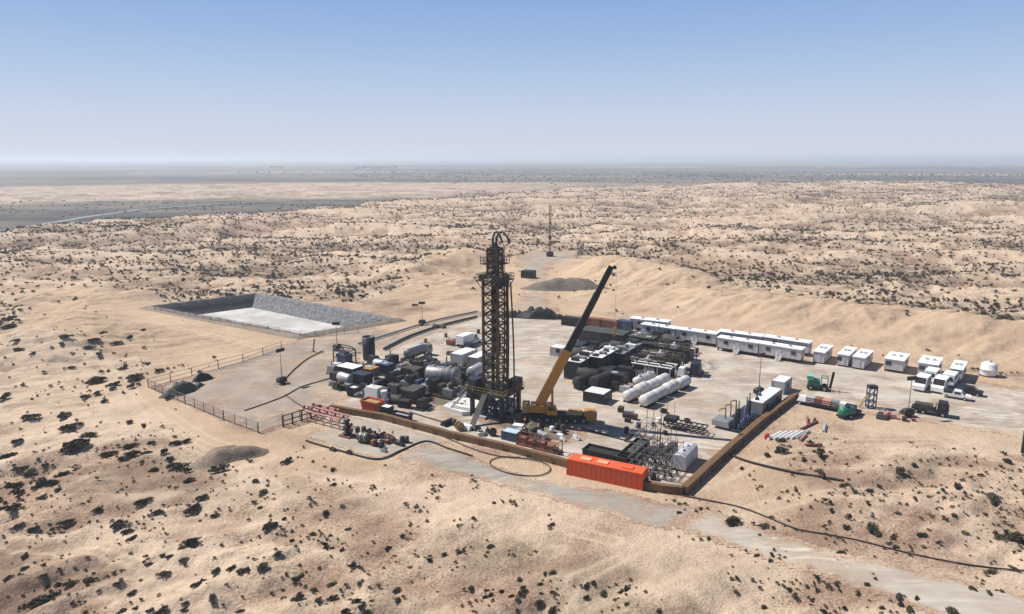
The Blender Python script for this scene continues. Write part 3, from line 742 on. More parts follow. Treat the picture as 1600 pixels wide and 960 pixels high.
def skip(label, c, yaw, L, D, H, mat, load=None, group=None, name="skip", cat="skip", slope=.5):
    t = thing(name, label, cat, c, yaw, group); x0, x1, y0, y1 = -L/2, L/2, -D/2, D/2; w_ = .12
    b = MB()
    q = [(x0+slope, y0), (x1-slope, y0), (x1-slope, y1), (x0+slope, y1)]; Q = [(x0, y0), (x1, y0), (x1, y1), (x0, y1)]
    qi = [(x0+slope+w_, y0+w_), (x1-slope-w_, y0+w_), (x1-slope-w_, y1-w_), (x0+slope+w_, y1-w_)]; Qi = [(x0+w_, y0+w_), (x1-w_, y0+w_), (x1-w_, y1-w_), (x0+w_, y1-w_)]
    vs = [(x, y, .1) for x, y in q]+[(x, y, H) for x, y in Q]+[(x, y, H) for x, y in Qi]+[(x, y, .25) for x, y in qi]
    fs = [(3, 2, 1, 0)]+[(i, (i+1) % 4, (i+1) % 4+4, i+4) for i in range(4)]+[(i+4, (i+1) % 4+4, (i+1) % 4+8, i+8) for i in range(4)]+[(i+8, (i+1) % 4+8, (i+1) % 4+12, i+12) for i in range(4)]+[(12, 13, 14, 15)]
    b.add(vs, fs); b.build("bin", mat, t)
    r = MB(); r.box(x0-.08, x1+.08, y0-.1, y0, H-.18, H+.03); r.box(x0-.08, x1+.08, y1, y1+.1, H-.18, H+.03)
    for k in range(5):
        x = x0+slope+.2+(L-2*slope-.4)*k/4; r.box(x-.06, x+.06, y0-.09, y0-.003, .15, H-.18); r.box(x-.06, x+.06, y1+.003, y1+.09, .15, H-.18)
    r.build("rim", mat, t)
    if load: MB().box(x0+.3, x1-.3, y0+w_+.02, y1-w_-.02, .3, H-.35).build("load", load, t)
    return t
def rig_house(label, c, yaw, L, D, H, body, roof, group="dark machinery houses behind the crane"):
    t = container(label, c, yaw, L, D, H, body, roof, group, "machinery_house", "machinery house", .3, 0, 0)
    x1 = L/2; y0, y1 = -D/2, D/2; rr = random.Random(int(c.x*10))
    for k in range(5):
        y = y0+D*(k+.5)/5; wx = rr.uniform(.5, L*.4); hh = rr.uniform(.25, 1.0); xo = rr.uniform(-.5, .5)
        MB().box(xo-wx, xo+wx, y-rr.uniform(.4, .9), y+.7, H+.36, H+.36+hh).build("roof_unit", (DARK, GREY, BLACK, TARP, DARK)[k], t)
    for y in (y0+D*.22, y0+D*.5, y0+D*.78):
        MB().tube([(0, y, H+.35), (0, y, H+1.0)], .16, 10).build("exhaust", DARK, t)
        MB().box(x1+.07, x1+.12, y-.9, y+.9, .8, H-.4).build("louvre", DARK, t)
    return t
def pump(label, c, yaw, mat=DARK, s=1., group="dark mud pumps in a row"):
    t = thing("mud_pump", label, "pump", c, yaw, group)
    MB().box(-3.6*s, 3.6*s, -1.5*s, -1.1*s, .05, .5).box(-3.6*s, 3.6*s, 1.1*s, 1.5*s, .05, .5).box(-3.4*s, 3.4*s, -1.1*s, 1.1*s, .35, .55).build("skid", DARK, t)
    MB().hexa([(-3*s, -1*s), (.6*s, -1*s), (.6*s, 1*s), (-3*s, 1*s)], .55, 2.0*s, [(-2.6*s, -.8*s), (.3*s, -.8*s), (.3*s, .8*s), (-2.6*s, .8*s)]).build("power_end", mat, t)
    MB().box(.6*s, 2.6*s, -.9*s, .9*s, .55, 1.5*s).tube([(2.6*s, 0, 1.0), (3.3*s, 0, 1.0)], .3*s, 10).build("fluid_end", GREY, t)
    MB().lathe([(.02, 1.5*s), (.45*s, 1.6*s), (.55*s, 2.1*s), (.4*s, 2.5*s), (.02, 2.6*s)], 14, (1.8*s, 0)).build("dampener", mat, t)
    MB().tube([(-1.4*s, -1.05*s, 1.9*s), (-1.4*s, 1.05*s, 1.9*s)], .75*s, 16).build("motor", DARK, t)
    MB().tube([(3.2*s, .4, 1.1), (3.6*s, .4, 1.6), (3.6*s, .4, 3.0*s), (2.4*s, .4, 3.4*s)], .12, 8).build("pipework", GREY, t)
    return t
def wheels(t, xs, y, r=.5, mat=BLACK, wd=.3):
    for x in xs:
        for sy in (-1, 1):
            o = MB().tube([(x, sy*y-wd/2, r), (x, sy*y+wd/2, r)], r, 16).build("wheel", mat, t)
            MB().tube([(x, sy*(y+wd/2), r), (x, sy*(y+wd/2+.03), r)], r*.5, 10).build("rim", LGREY, o)
def cab_shape(b, x0, x1, w_, z0, z1):
    """a lorry cab: nose towards +x with a raked windscreen"""
    vs = []
    for y in (-w_/2, w_/2): vs += [(x0, y, z0), (x1, y, z0), (x1, y, z0+(z1-z0)*.48), (x1-.35, y, z1-.08), (x1-.6, y, z1), (x0+.1, y, z1)]
    fs = [(0, 1, 2, 3, 4, 5)[::-1], (6, 7, 8, 9, 10, 11)]+[(i, (i+1) % 6, (i+1) % 6+6, i+6) for i in range(6)]
    return b.add(vs, fs)
def lorry(label, c, yaw, L, body, cabm, kind="flat", group=None, load=None, cat="lorry", name="lorry"):
    t = thing(name, label, cat, c, yaw, group); x1 = L/2; cx = x1-2.0
    cab_shape(MB(), cx, x1, 2.4, .75, 2.9).build("cab", cabm, t)
    w_ = MB(); w_.hexa([(x1-.18, -1.05), (x1-.10, -1.05), (x1-.10, 1.05), (x1-.18, 1.05)], 1.85, 2.62, [(x1-.40, -1.05), (x1-.30, -1.05), (x1-.30, 1.05), (x1-.40, 1.05)]); w_.build("windscreen", GLASS, t)
    for sy in (-1, 1): MB().box(cx+.5, x1-.55, sy*1.21-.015, sy*1.21+.015, 1.8, 2.55).build("side_window", GLASS, t)
    MB().box(-L/2, cx, -.5, .5, .65, .95).build("chassis", DARK, t)
    wheels(t, [x1-.9, -L/2+.9, -L/2+2.1] if L > 6 else [x1-.9, -L/2+1.0], 1.0)
    if kind == "flat":
        MB().box(-L/2, cx-.15, -1.25, 1.25, 1.0, 1.2).box(cx-.3, cx-.2, -1.25, 1.25, 1.2, 2.2).build("bed", body, t)
        if load: MB().box(-L/2+.5, cx-.8, -.95, .95, 1.22, 2.0).build("load", load, t)
    elif kind == "tank":
        MB().tank((-L/2+.4, 0, 2.0), (cx-.6, 0, 2.0), 1.05, .35, 18).build("tank", body, t)
        MB().box(-L/2+.8, cx-1.0, -.25, .25, 3.05, 3.2).build("walkway", LGREY, t)
    elif kind == "box":
        MB().box(-L/2, cx-.15, -1.25, 1.25, 1.0, 3.3).build("box_body", body, t)
    return t
def pickup(label, c, yaw, mat, group=None, load=None):
    t = thing("pickup", label, "pickup", c, yaw, group); b = MB()
    q = [(-2.6, .55), (2.55, .55), (2.6, 1.0), (1.5, 1.15), (.8, 1.8), (-.5, 1.85), (-.75, 1.1), (-2.6, 1.1)]
    vs = [(x, -.92, z) for x, z in q]+[(x, .92, z) for x, z in q]; n = len(q)
    b.add(vs, [tuple(range(n))[::-1], tuple(range(n, 2*n))]+[(i, (i+1) % n, (i+1) % n+n, i+n) for i in range(n)]); b.build("body", mat, t)
    MB().box(-2.5, -.85, -.8, .8, 1.103, 1.13).build("bed_liner", DARK, t)
    MB().hexa([(.88, -.8), (1.48, -.8), (1.48, .8), (.88, .8)], 1.75, 1.18, [(.86, -.8), (1.5, -.8), (1.5, .8), (.86, .8)]) if False else None
    for sy in (-1, 1): MB().box(-.4, .75, sy*.935-.01, sy*.935+.01, 1.2, 1.7).build("side_window", GLASS, t)
    w_ = MB(); w_.add([(1.53, -.8, 1.2), (1.53, .8, 1.2), (.9, .8, 1.78), (.9, -.8, 1.78), (1.51, -.8, 1.16), (1.51, .8, 1.16), (.86, .8, 1.75), (.86, -.8, 1.75)], [(0, 1, 2, 3), (7, 6, 5, 4), (0, 4, 5, 1), (1, 5, 6, 2), (2, 6, 7, 3), (3, 7, 4, 0)]); w_.build("windscreen", GLASS, t)
    wheels(t, [1.6, -1.7], .85, .38, BLACK, .24)
    if load: MB().box(-2.4, -.9, -.7, .7, 1.13, 1.6).build("load", load, t)
    return t
def path_tube(name, label, cat, pts, r, mat, group=None, sag=0):
    b = MB(); P = [Vector(p) for p in pts]
    Q = []
    for i in range(len(P)-1):                                     # Catmull-Rom
        p0, p1, p2, p3 = P[max(i-1, 0)], P[i], P[i+1], P[min(i+2, len(P)-1)]
        for k in range(8):
            s = k/8; Q.append(.5*((2*p1)+(p2-p0)*s+(2*p0-5*p1+4*p2-p3)*s*s+(3*p1-p0-3*p2+p3)*s**3))
    Q.append(P[-1]); b.tube(Q, r, 6)
    return tag(b.build(name, mat), label, cat, group)
def gpts(*pp, dz=.12): 
    out = []
    for p in pp:
        q = ground_at(*p); out.append((q.x, q.y, q.z+dz))
    return out
def heap(name, label, cat, c, rx, ry, h, yaw, mat, seed, parent=None, rough=.25):
    n, m = 14, 30; V = []
    for i in range(n+1):
        r = i/n
        for k in range(m):
            a = 2*math.pi*k/m; rr = r*(1+.16*math.sin(2*a+seed)+.1*math.sin(3*a+seed*2)); x, y = rr*rx*math.cos(a), rr*ry*math.sin(a)
            z = h*(1-float(ss(.25, 1, np.array(r))))
            V.append((x, y, z))
    V = np.array(V); V[:, 2] += fbm(V[:, 0]/1.7+seed*9, V[:, 1]/1.7, 600+seed, 3)*h*rough*np.clip(V[:, 2]/h*3, 0, 1); V[-m:, 2] = -.5
    Fc = [(i*m+k, (i+1)*m+k, (i+1)*m+(k+1) % m, i*m+(k+1) % m) for i in range(n) for k in range(m)]
    o = np_mesh(name, V, Fc, mat); o.location = c; o.rotation_euler = (0, 0, yaw); return tag(o, label, cat)

# ------------------------------------------------------------------ drilling derrick
def derrick():
    base_p = at(776, 652); Yc = base_p.y+2.0; c = Vector((at(775, 640).x, Yc, 0))
    t = thing("drilling_derrick", "tall brown lattice drilling derrick with a platform near its top and a blue base", "derrick", c, EX)
    zt = height_at(Yc, 388); zp = height_at(Yc, 437); zf = height_at(Yc, 608)
    W = 1.68                                                       # half width of the mast
    s = MB()
    for x in (-3.4, 3.4):
        for y in (-3.2, 3.2):
            s.box(x-.35, x+.35, y-.35, y+.35, 0, zf-.35)
    for y in (-3.2, 3.2): s.bar((-3.4, y, .3), (3.4, y, zf-.6), .3); s.bar((3.4, y, .3), (-3.4, y, zf-.6), .3); s.box(-4, 4, y-.3, y+.3, 0, .45)
    for x in (-3.4, 3.4): s.bar((x, -3.2, .3), (x, 3.2, zf-.6), .25); s.bar((x, 3.2, .3), (x, -3.2, zf-.6), .25)
    s.build("substructure", NAVY, t)
    MB().box(-4.3, 4.3, -3.9, 3.9, zf-.35, zf).build("drill_floor", DARK, t)
    w_ = MB()
    for a, b in (((-4.3, -3.9), (4.3, -3.9)), ((4.3, -3.9), (4.3, 3.9)), ((4.3, 3.9), (-4.3, 3.9)), ((-4.3, 3.9), (-4.3, -3.9))):
        for z in (.55, 1.1): w_.bar((*a, zf+z), (*b, zf+z), .06)
        for k in range(7): 
            p = Vector((*a, zf)).lerp(Vector((*b, zf)), k/6); w_.bar(p, p+Vector((0, 0, 1.1)), .06)
    w_.build("railing", OCHRE, t)
    MB().box(-4.2, -2.3, -3.7, -1.0, zf+.0, zf+2.4).build("driller_cabin", NAVY, t)
    MB().box(2.4, 4.1, .6, 3.6, zf+.0, zf+2.2).build("drawworks", DARK, t)
    for k, (x, y) in enumerate(((-W, -W), (W, -W), (W, W), (-W, W))):
        MB().bar((x, y, zf), (x, y, zp+1.0), .42).build("mast_leg", RUSTY, t)
    n = 12; hz = (zp+1.0-zf)/n; br = MB(); cs = [(-W, -W), (W, -W), (W, W), (-W, W)]
    for i in range(n):
        z0, z1 = zf+i*hz, zf+(i+1)*hz
        for k in range(4):
            a, b = cs[k], cs[(k+1) % 4]
            br.bar((*a, z1), (*b, z1), .26); m_ = ((a[0]+b[0])/2, (a[1]+b[1])/2)
            br.bar((*a, z0), (*b, z1), .13); br.bar((*b, z0), (*a, z1), .13)
    br.build("cross_bracing", RUSTY, t)
    lad = MB()
    for x in (-.3, .3): lad.bar((x+.6, W+.35, zf), (x+.6, W+.35, zt), .08)
    for k in range(int((zt-zf)/.6)): lad.bar((.3, W+.35, zf+k*.6), (.9, W+.35, zf+k*.6), .05)
    lad.build("ladder", DARK, t)
    # pipe stands, travelling block and top drive inside
    st = MB()
    for k in range(8):
        a, b = divmod(k, 2); st.bar((-.5+b*.2, -.6+a*.2, zf), (-.4+b*.2, -.5+a*.2, zp-1), .11)
    st.build("pipe_stands", DARK, t)
    MB().bar((.45, 0, zf+.5), (.45, 0, zt-1), .5).build("guide_rail", DARK, t)
    MB().box(-.5, .9, -.6, .6, zf+7.5, zf+11).box(-.3, .7, -.4, .4, zf+11, zf+12.5).build("top_drive", BLACK, t)
    for x in (-.2, .25, .7): MB().bar((x, .3, zf+12.5), (x, .3, zt), .07).build("drilling_line", BLACK, t)
    # monkey board and its windwall
    p = MB(); R2 = 2.65
    p.box(-R2, R2, -R2, -W-.25, zp-.1, zp+.08); p.box(-R2, R2, W+.25, R2, zp-.1, zp+.08); p.box(-R2, -W-.25, -W-.25, W+.25, zp-.1, zp+.08); p.box(W+.25, R2, -W-.25, W+.25, zp-.1, zp+.08)
    p.build("platform", DARK, t)
    for q in ((1.4, R2, -R2-.06, -R2, zp+.1, zp+1.2), (R2, R2+.06, -R2, .8, zp-.9, zp+1.0), (-R2-.06, -R2, -1.5, R2, zp+.1, zp+.9)): MB().box(*q).build("wind_wall", BLACK, t)
    MB().box(1.7, R2-.1, -R2+.1, -1.2, zp-1.3, zp-.15).build("winch_box", BLACK, t)
    rl = MB()
    for a, b in (((-R2, -R2), (R2, -R2)), ((R2, -R2), (R2, R2)), ((R2, R2), (-R2, R2)), ((-R2, R2), (-R2, -R2))):
        for z in (.55, 1.15): rl.bar((*a, zp+z), (*b, zp+z), .08)
        for k in range(7):
            q = Vector((*a, zp)).lerp(Vector((*b, zp)), k/6); rl.bar(q, q+Vector((0, 0, 1.2)), .08)
    for a in ((-R2, -R2), (R2, -R2), (R2, R2), (-R2, R2)): rl.bar((*a, zp), (a[0]*.56, a[1]*.56, zp-2.4), .14)
    rl.build("platform_railing", RUSTY, t)
    # upper mast and crown
    U = 1.05; um = MB(); cu = [(-U, -U), (U, -U), (U, U), (-U, U)]
    for x, y in cu: um.bar((x, y, zp+1), (x, y, zt), .34)
    m = 4; hz = (zt-zp-1)/m
    for i in range(m):
        for k in range(4):
            a, b = cu[k], cu[(k+1) % 4]; um.bar((*a, zp+1+(i+1)*hz), (*b, zp+1+(i+1)*hz), .22)
            um.bar((*a, zp+1+i*hz), (*b, zp+1+(i+1)*hz), .14); um.bar((*b, zp+1+i*hz), (*a, zp+1+(i+1)*hz), .14)
    um.build("upper_mast", RUSTY, t)
    zq = height_at(Yc, 412)
    cp = MB(); cp.box(-2.0, 2.0, -2.0, 2.0, zq-.08, zq+.08)
    for a, b in (((-2, -2), (2, -2)), ((2, -2), (2, 2)), ((2, 2), (-2, 2)), ((-2, 2), (-2, -2))):
        for z in (.6, 1.2): cp.bar((*a, zq+z), (*b, zq+z), .07)
        for k in range(5):
            q = Vector((*a, zq)).lerp(Vector((*b, zq)), k/4); cp.bar(q, q+Vector((0, 0, 1.6 if k in (0, 4) else 1.2)), .08)
    cp.build("crown_platform", DARK, t)
    MB().box(-.75, .7, -.7, .7, zt-1.6, zt+.3).box(-.45, .4, -.4, .4, zt+.3, zt+.9).build("crown_block", BLACK, t)
    for dx, ex in ((-.5, 0), (.25, .6)):
        g = MB(); g.tube([(dx, 0, zt+.4), (dx+.1, 0, zt+2.0), (dx+.6+ex*.4, -.2, zt+3.0), (dx+1.4+ex, -.5, zt+3.2), (dx+2.2+ex*1.2, -.8, zt+2.5), (dx+2.8+ex*1.4, -1.0, zt+1.2)], .2, 8); g.build("gooseneck", BLACK, t)
    # hanging lines on the right
    for k, (x0, x1) in enumerate(((2.7, 3.0), (3.4, 4.2), (4.1, 5.8))):
        l = MB(); P = []
        for i in range(13):
            q = i/12; P.append((x0+(x1-x0)*q+.3*math.sin(q*math.pi), -1.0-1.5*q, zp+(1.2-zp)*q))
        l.tube(P, .15, 6); l.build("hanging_hose", BLACK, t)
    # stair from the ground to the floor on the left, ramp in front
    sx = MB()
    for y in (-.5, .5): sx.bar((-9.2, -3+y, .1), (-4.3, -3+y, zf), .2); sx.bar((-9.2, -3+y, 1.1), (-4.3, -3+y, zf+1.0), .08)
    for k in range(14): q = k/13; sx.box(-9.1+4.8*q-.15, -9.1+4.8*q+.15, -3.5, -2.5, .12+(zf-.2)*q, .18+(zf-.2)*q)
    sx.build("stairway", LGREY, t)
    rp = MB(); rp.add([(-.6, -8.4, .1), (.6, -8.4, .1), (.6, -3.9, zf), (-.6, -3.9, zf), (-.6, -8.4, -.05), (.6, -8.4, -.05), (.6, -3.9, zf-.25), (-.6, -3.9, zf-.25)], [(0, 1, 2, 3), (7, 6, 5, 4), (0, 4, 5, 1), (1, 5, 6, 2), (2, 6, 7, 3), (3, 7, 4, 0)])
    rp.build("pipe_ramp", MANG, t)
    for x, y in ((-1.2, -2.2), (1.0, -1.8)):
        MB().lathe([(.5, .05), (.5, .8), (.8, .9), (.8, 1.5), (.45, 1.6), (.45, 2.6), (.7, 2.7), (.7, 3.2)], 12, (x, y)).build("blowout_preventer", BLUE, t)
derrick()

# ------------------------------------------------------------------ mobile crane
def crane():
    a, b = at(818, 660), at(930, 664); d = b-a; yaw = math.atan2(d.y, d.x); L = d.length; c = (a+b)/2+Vector((0, 1.3, 0))
    t = thing("mobile_crane", "yellow mobile crane with a long raised boom black in its upper part", "crane", c, yaw)
    ch = MB(); ch.box(-L/2, L/2-1.6, -1.35, 1.35, .85, 1.55); ch.box(-L/2+.2, L/2-2.2, -1.45, 1.45, 1.55, 1.72); ch.build("carrier", BLACK, t)
    wheels(t, [-L/2+1.4+i*1.65 for i in range(3)]+[L/2-5.4+i*1.65 for i in range(3)], 1.15, .62, BLACK, .45)
    cb = cab_shape(MB(), L/2-2.1, L/2+.4, 2.5, .7, 2.35); cb.build("driving_cab", YELLOW, t)
    MB().box(L/2+.36, L/2+.42, -1.1, 1.1, 1.55, 2.0).build("windscreen", GLASS, t)
    MB().hexa([(L/2-5.4, -1.2), (L/2-2.3, -1.2), (L/2-2.3, 1.2), (L/2-5.4, 1.2)], 1.72, 2.3, [(L/2-5.0, -1.0), (L/2-2.4, -1.0), (L/2-2.4, 1.0), (L/2-5.0, 1.0)]).build("engine_cover", OCHRE, t)
    for x in (-L/2+.5, L/2-6.6):
        for sy in (-1, 1):
            o = MB(); o.bar((x, sy*1.3, 1.1), (x, sy*3.3, 1.1), .35); o.bar((x, sy*3.2, 1.1), (x, sy*3.2, .2), .22); o.lathe([(.5, .03), (.5, .16), (.1, .22)], 12, (x, sy*3.2)); o.build("outrigger", YELLOW, t)
    sx = -1.2-L*.12
    MB().lathe([(1.3, 1.72), (1.3, 2.0)], 20, (sx, 0)).build("slew_ring", DARK, t)
    h = MB(); h.hexa([(sx-2.8, -1.35), (sx+2.2, -1.35), (sx+2.2, 1.35), (sx-2.8, 1.35)], 2.0, 3.4, [(sx-2.6, -1.3), (sx+1.4, -1.3), (sx+1.4, 1.3), (sx-2.6, 1.3)]); h.build("superstructure", YELLOW, t)
    MB().box(sx-4.2, sx-2.85, -1.4, 1.4, 1.9, 3.5).build("counterweight", OCHRE, t)
    oc = cab_shape(MB(), sx+.6, sx+2.6, .95, 2.0, 3.9)
    oc.v = [(x, y-1.9, z) for x, y, z in oc.v]; o = oc.build("operator_cab", YELLOW, t)
    MB().box(sx+.9, sx+2.1, -2.395, -2.38, 2.9, 3.7).build("side_window", GLASS, o)
    # boom, from its pivot to the tip seen in the photograph
    inv = Matrix.Rotation(-yaw, 3, 'Z')
    def loc(px, py, Y):
        x = at(px, py, height_at(Y, py)); return inv@(Vector((x.x, x.y, x.z))-c)
    P0 = Vector((sx-.9, 0, 3.3)); w0 = Matrix.Rotation(yaw, 3, 'Z')@P0+c
    tip = loc(953, 421, w0.y-.6); mid = loc(884, 546, w0.y-.3)
    dirn = (tip-P0).normalized(); k1 = (mid-P0).length; k2 = (tip-P0).length
    MB().bar(P0, P0+dirn*k1, 1.35, 1.75).build("boom_base", YELLOW, t)
    bm = MB(); f = [k1, k1+(k2-k1)*.36, k1+(k2-k1)*.7, k2]
    for i, sz in enumerate((1.1, .98, .86)): bm.bar(P0+dirn*(f[i]-.8), P0+dirn*f[i+1], sz, sz*1.2)
    bm.build("boom_extension", BLACK, t)
    side = dirn.cross(Vector((0, 1, 0))).normalized()
    hd = MB(); hd.bar(tip-dirn*.3, tip+dirn*.6, .7, 1.0); q = tip+dirn*.3+Vector((.75, 0, .1)); hd.bar(tip, q, .3); hd.tube([q-Vector((0, .25, 0)), q+Vector((0, .25, 0))], .35, 12); hd.build("boom_head", BLACK, t)
    r0 = Vector((sx+1.6, 0, 2.6)); MB().tube([r0, P0+dirn*(k1*.42)-Vector((-.2, 0, .7))], .24, 10).build("lift_ram", YELLOW, t)
    hk = q+Vector((.35, 0, 0)); e = hk-Vector((0, 0, 11.5))
    MB().bar(hk, e, .05).build("hoist_rope", LGREY, t)
    MB().box(e.x-.25, e.x+.25, e.y-.2, e.y+.2, e.z-.9, e.z).tube([e-Vector((0, 0, .9)), e-Vector((0, 0, 1.4)), e-Vector((.25, 0, 1.6))], .07, 6).build("hook_block", YELLOW, t)
crane()

# ------------------------------------------------------------------ orange-red long tank, earth and board wall
def orange_tank():
    c, yaw, L = front((886, 742), (1003, 767), 2.7)
    t = container("long orange-red steel tank at the front corner of the site", c, yaw, L, 2.7, 2.45, ORANGE, None, None, "long_tank", "tank", .25)
    for x in (-L*.28, -.05*L, L*.28):
        h = MB(); h.box(x-.9, x+.9, -.7, .5, 2.752, 2.88); h.build("hatch", PALEOR if x < L*.1 else ORANGE, t)
    MB().box(L/2+.07, L/2+.5, -.6, .6, .4, 1.4).build("manifold", DARK, t)
orange_tank()
def wall(label, pts, h, th, seed):
    """a low board-faced earth bund along pts"""
    P = [Vector((p.x, p.y, 0)) for p in pts]; c = sum(P, Vector())/len(P)
    t = thing("bund_wall", label, "wall", c, 0, "board-faced bund walls")
    V = []; Fc = []; prof = [(-th*.62, -.2), (-th*.5, h*.97), (-th*.34, h*1.0), (th*.3, h*1.02), (th*.55, h*.9), (th*1.3, -.2)]
    n = 0; acc = []
    for i in range(len(P)-1):
        k = max(2, int((P[i+1]-P[i]).length/.7))
        for j in range(k+(i == len(P)-2)): acc.append(P[i].lerp(P[i+1], j/k))
    m = len(prof)
    for i, p in enumerate(acc):
        d = (acc[min(i+1, len(acc)-1)]-acc[max(i-1, 0)]).normalized(); nrm = Vector((-d.y, d.x, 0))
        for j, (o, z) in enumerate(prof):
            q = p+nrm*o-c; V.append((q.x, q.y, z+(.035*math.sin(i*.37+seed)+random.uniform(-.025, .025) if z > 0 else 0)))
    for i in range(len(acc)-1):
        for j in range(m-1): Fc.append((i*m+j, (i+1)*m+j, (i+1)*m+j+1, i*m+j+1))
    b = MB(); b.add(V, Fc); b.add([V[j] for j in range(m)], [tuple(range(m))]); b.add([V[-m+j] for j in range(m)], [tuple(range(m))[::-1]])
    b.build("bank", WOOD, t)
    bd = MB()
    for i in range(0, len(acc)-1, 7):
        d = (acc[min(i+1, len(acc)-1)]-acc[max(i-1, 0)]).normalized(); nrm = Vector((-d.y, d.x, 0)); q = acc[i]-c-nrm*(th*.62+.06)
        bd.bar(q, q+Vector((0, 0, h*1.12)), .10)
    bd.build("stakes", RUSTY, t); return t
wall("long low brown board-faced wall along the front of the site", PX((518, 642), (600, 656), (700, 683), (800, 706), (888, 730)), 1.25, .9, 1)
wall("short brown wall from the orange-red tank to the front corner", PX((1004, 763), (1035, 769), (1066, 772)), 1.3, .9, 2)
wall("brown wall with a sunlit top running back along the right side", PX((1068, 772), (1130, 714), (1190, 662), (1243, 622)), 1.25, 1.15, 3)

# ------------------------------------------------------------------ white cabins
cabin("white cabin in the front row beside the blue container, leftmost of the long row", (1001, 526), (1053, 534), 3.0, win=2)
cabin("white cabin in the front row, second from the left end of the row", (1055, 534), (1117, 543), 3.0, win=2, steps=True)
cabin("white cabin in the front row with white steps, third from the left", (1120, 548), (1183, 558), 3.0, win=2, steps=True)
cabin("white cabin at the right end of the long front row", (1185, 558), (1250, 569), 3.0, win=2, steps=True)
cabin("white cabin half hidden behind the leftmost front row cabin", (984, 516), (1042, 523), 3.0, win=1, door=False)
cabin("white cabin whose roof shows behind the third front row cabin", (1121, 538), (1188, 547), 3.0, win=1, door=False)
cabin("white cabin behind the right end cabin of the front row", (1192, 547), (1262, 558), 3.0, win=1, door=False)
G2 = "separate white cabins at the right"
cabin("narrow white cabin standing end-on just right of the long row", (1270, 567), (1287, 569), 8.5, back=(20, -17), H=2.6, lift=.3, win=0, door=True, group=G2)
cabin("left white cabin of the close pair with steps in front", (1308, 572), (1325, 574), 8.5, back=(18, -17), H=2.6, lift=.4, win=1, group=G2)
cabin("right white cabin of the close pair, a pale ramp at its front", (1331, 576), (1349, 579), 8.5, back=(20, -17), H=2.6, lift=.4, win=0, group=G2)
cabin("broad white cabin with one dark window, alone on the gravel", (1381, 580), (1410, 584), 7.5, back=(14, -16), H=2.5, lift=.6, win=1, door=False, group=G2)
cabin("broad white cabin right behind the parked white vans", (1433, 588), (1463, 592), 7.5, back=(12, -17), H=2.7, lift=.6, win=1, door=False, group=G2)
cabin("narrow white cabin at the far right end of the cabins", (1483, 596), (1501, 599), 8.5, back=(10, -18), H=2.6, lift=.4, win=0, group=G2)

# ------------------------------------------------------------------ dark machinery behind the crane
rig_house("navy machinery house with a pale roof, nearest the crane boom", corner(906, 596, 4.0, 12), EX, 4.0, 12, 4.0, NAVY, TARP)
rig_house("dark machinery house with a bright white roof, middle of three", corner(940, 590, 3.6, 12), EX, 3.6, 12, 4.3, DARK, WHITE)
rig_house("dark machinery house with a patched roof, right of the white roofed one", corner(974, 581, 3.6, 12), EX, 3.6, 12, 4.0, NAVY, GREY)
container("long charcoal covered block behind the machinery houses", corner(972, 546, 13, 6), EX, 13, 6, 3.6, MANG, OLIVE, None, "covered_stack", "covered stack", .15, 0, 4)
container("low white roofed hut behind the crane boom on the left", corner(884, 560, 4.5, 3), EX, 4.5, 3, 2.2, LAV, WHITE, None, "hut", "hut", .2, 0, 1)
GB = "containers in the back row left of the cabins"
container("dark container at the left end of the back row", corner(905, 512, 6, 2.5), EX, 6, 2.5, 2.5, DARK, DARK, GB)
container("rusty red container in the back row beside the dark one", corner(936, 513, 6, 2.5), EX, 6, 2.5, 2.5, RUST, RUST, GB)
container("second rusty red container in the back row, next to the blue one", corner(964, 516, 6, 2.5), EX, 6, 2.5, 2.4, RUST, RUST, GB)
container("blue container in the back row beside the first white cabin", corner(985, 518, 4.5, 2.5), EX, 4.5, 2.5, 2.7, BLUE, BLUE, GB)
container("dark equipment module between the back row and the white cabins", corner(1020, 549, 8, 4), EX, 8, 4, 3.0, DARK, MANG, None, "equipment_module", "module", .2, 2, 3)
container("pale slab-like container in the gap between dark modules", corner(1000, 570, 4.5, 4), EX, 4.5, 4, 2.4, GREY, TARP)
container("dark square module beside the white tanks", corner(972, 609, 5.0, 3), EX, 5.0, 3, 2.9, DARK, DARK, None, "equipment_module", "module", .2, 1, 2)
container("small dark fronted unit with a pale roof on open ground right of the crane", corner(943, 633, 4.6, 4), EX, 4.6, 4, 2.0, NAVY, TARP, None, "equipment_module", "module", .15, 0, 2)
def shale_shaker(label, c, yaw, L, D):
    t = thing("mud_tank", label, "mud tank", c, yaw, "open topped mud tanks")
    b = MB(); b.box(-L/2, L/2, -D/2, -D/2+.15, .3, 2.6); b.box(-L/2, L/2, D/2-.15, D/2, .3, 2.6); b.box(-L/2, -L/2+.15, -D/2+.15, D/2-.15, .3, 2.6); b.box(L/2-.15, L/2, -D/2+.15, D/2-.15, .3, 2.6); b.box(-L/2+.15, L/2-.15, -D/2+.15, D/2-.15, .3, 1.9)
    b.build("tank", DARK, t)
    MB().box(-L/2, L/2, -D/2, D/2, .02, .29).build("skid", BLACK, t)
    r = MB()
    for y in (-D/2, D/2):
        for z in (3.1, 3.6): r.bar((-L/2, y, z), (L/2, y, z), .06)
        for k in range(7): r.bar((-L/2+L*k/6, y, 2.6), (-L/2+L*k/6, y, 3.6), .06)
    r.build("railing", OCHRE, t)
    for k in range(3):
        x = -L/2+L*(k+.5)/3
        o = MB().box(x-.9, x+.9, -D*.3, D*.3, 2.62, 2.85).box(x-.8, x+.8, -D*.25, D*.1, 2.85, 3.5).build("agitator", (GREY, LGREY, OLIVE)[k], t)
        MB().tube([(x, 0, 3.5), (x, 0, 4.1)], .28, 10).build("motor", (DARK, WHITE, DARK)[k], o)
    return t
shale_shaker("dark mud tank topped with machinery, in front of the white cabins", corner(1062, 580, 11, 3.2), EX, 11, 3.2)
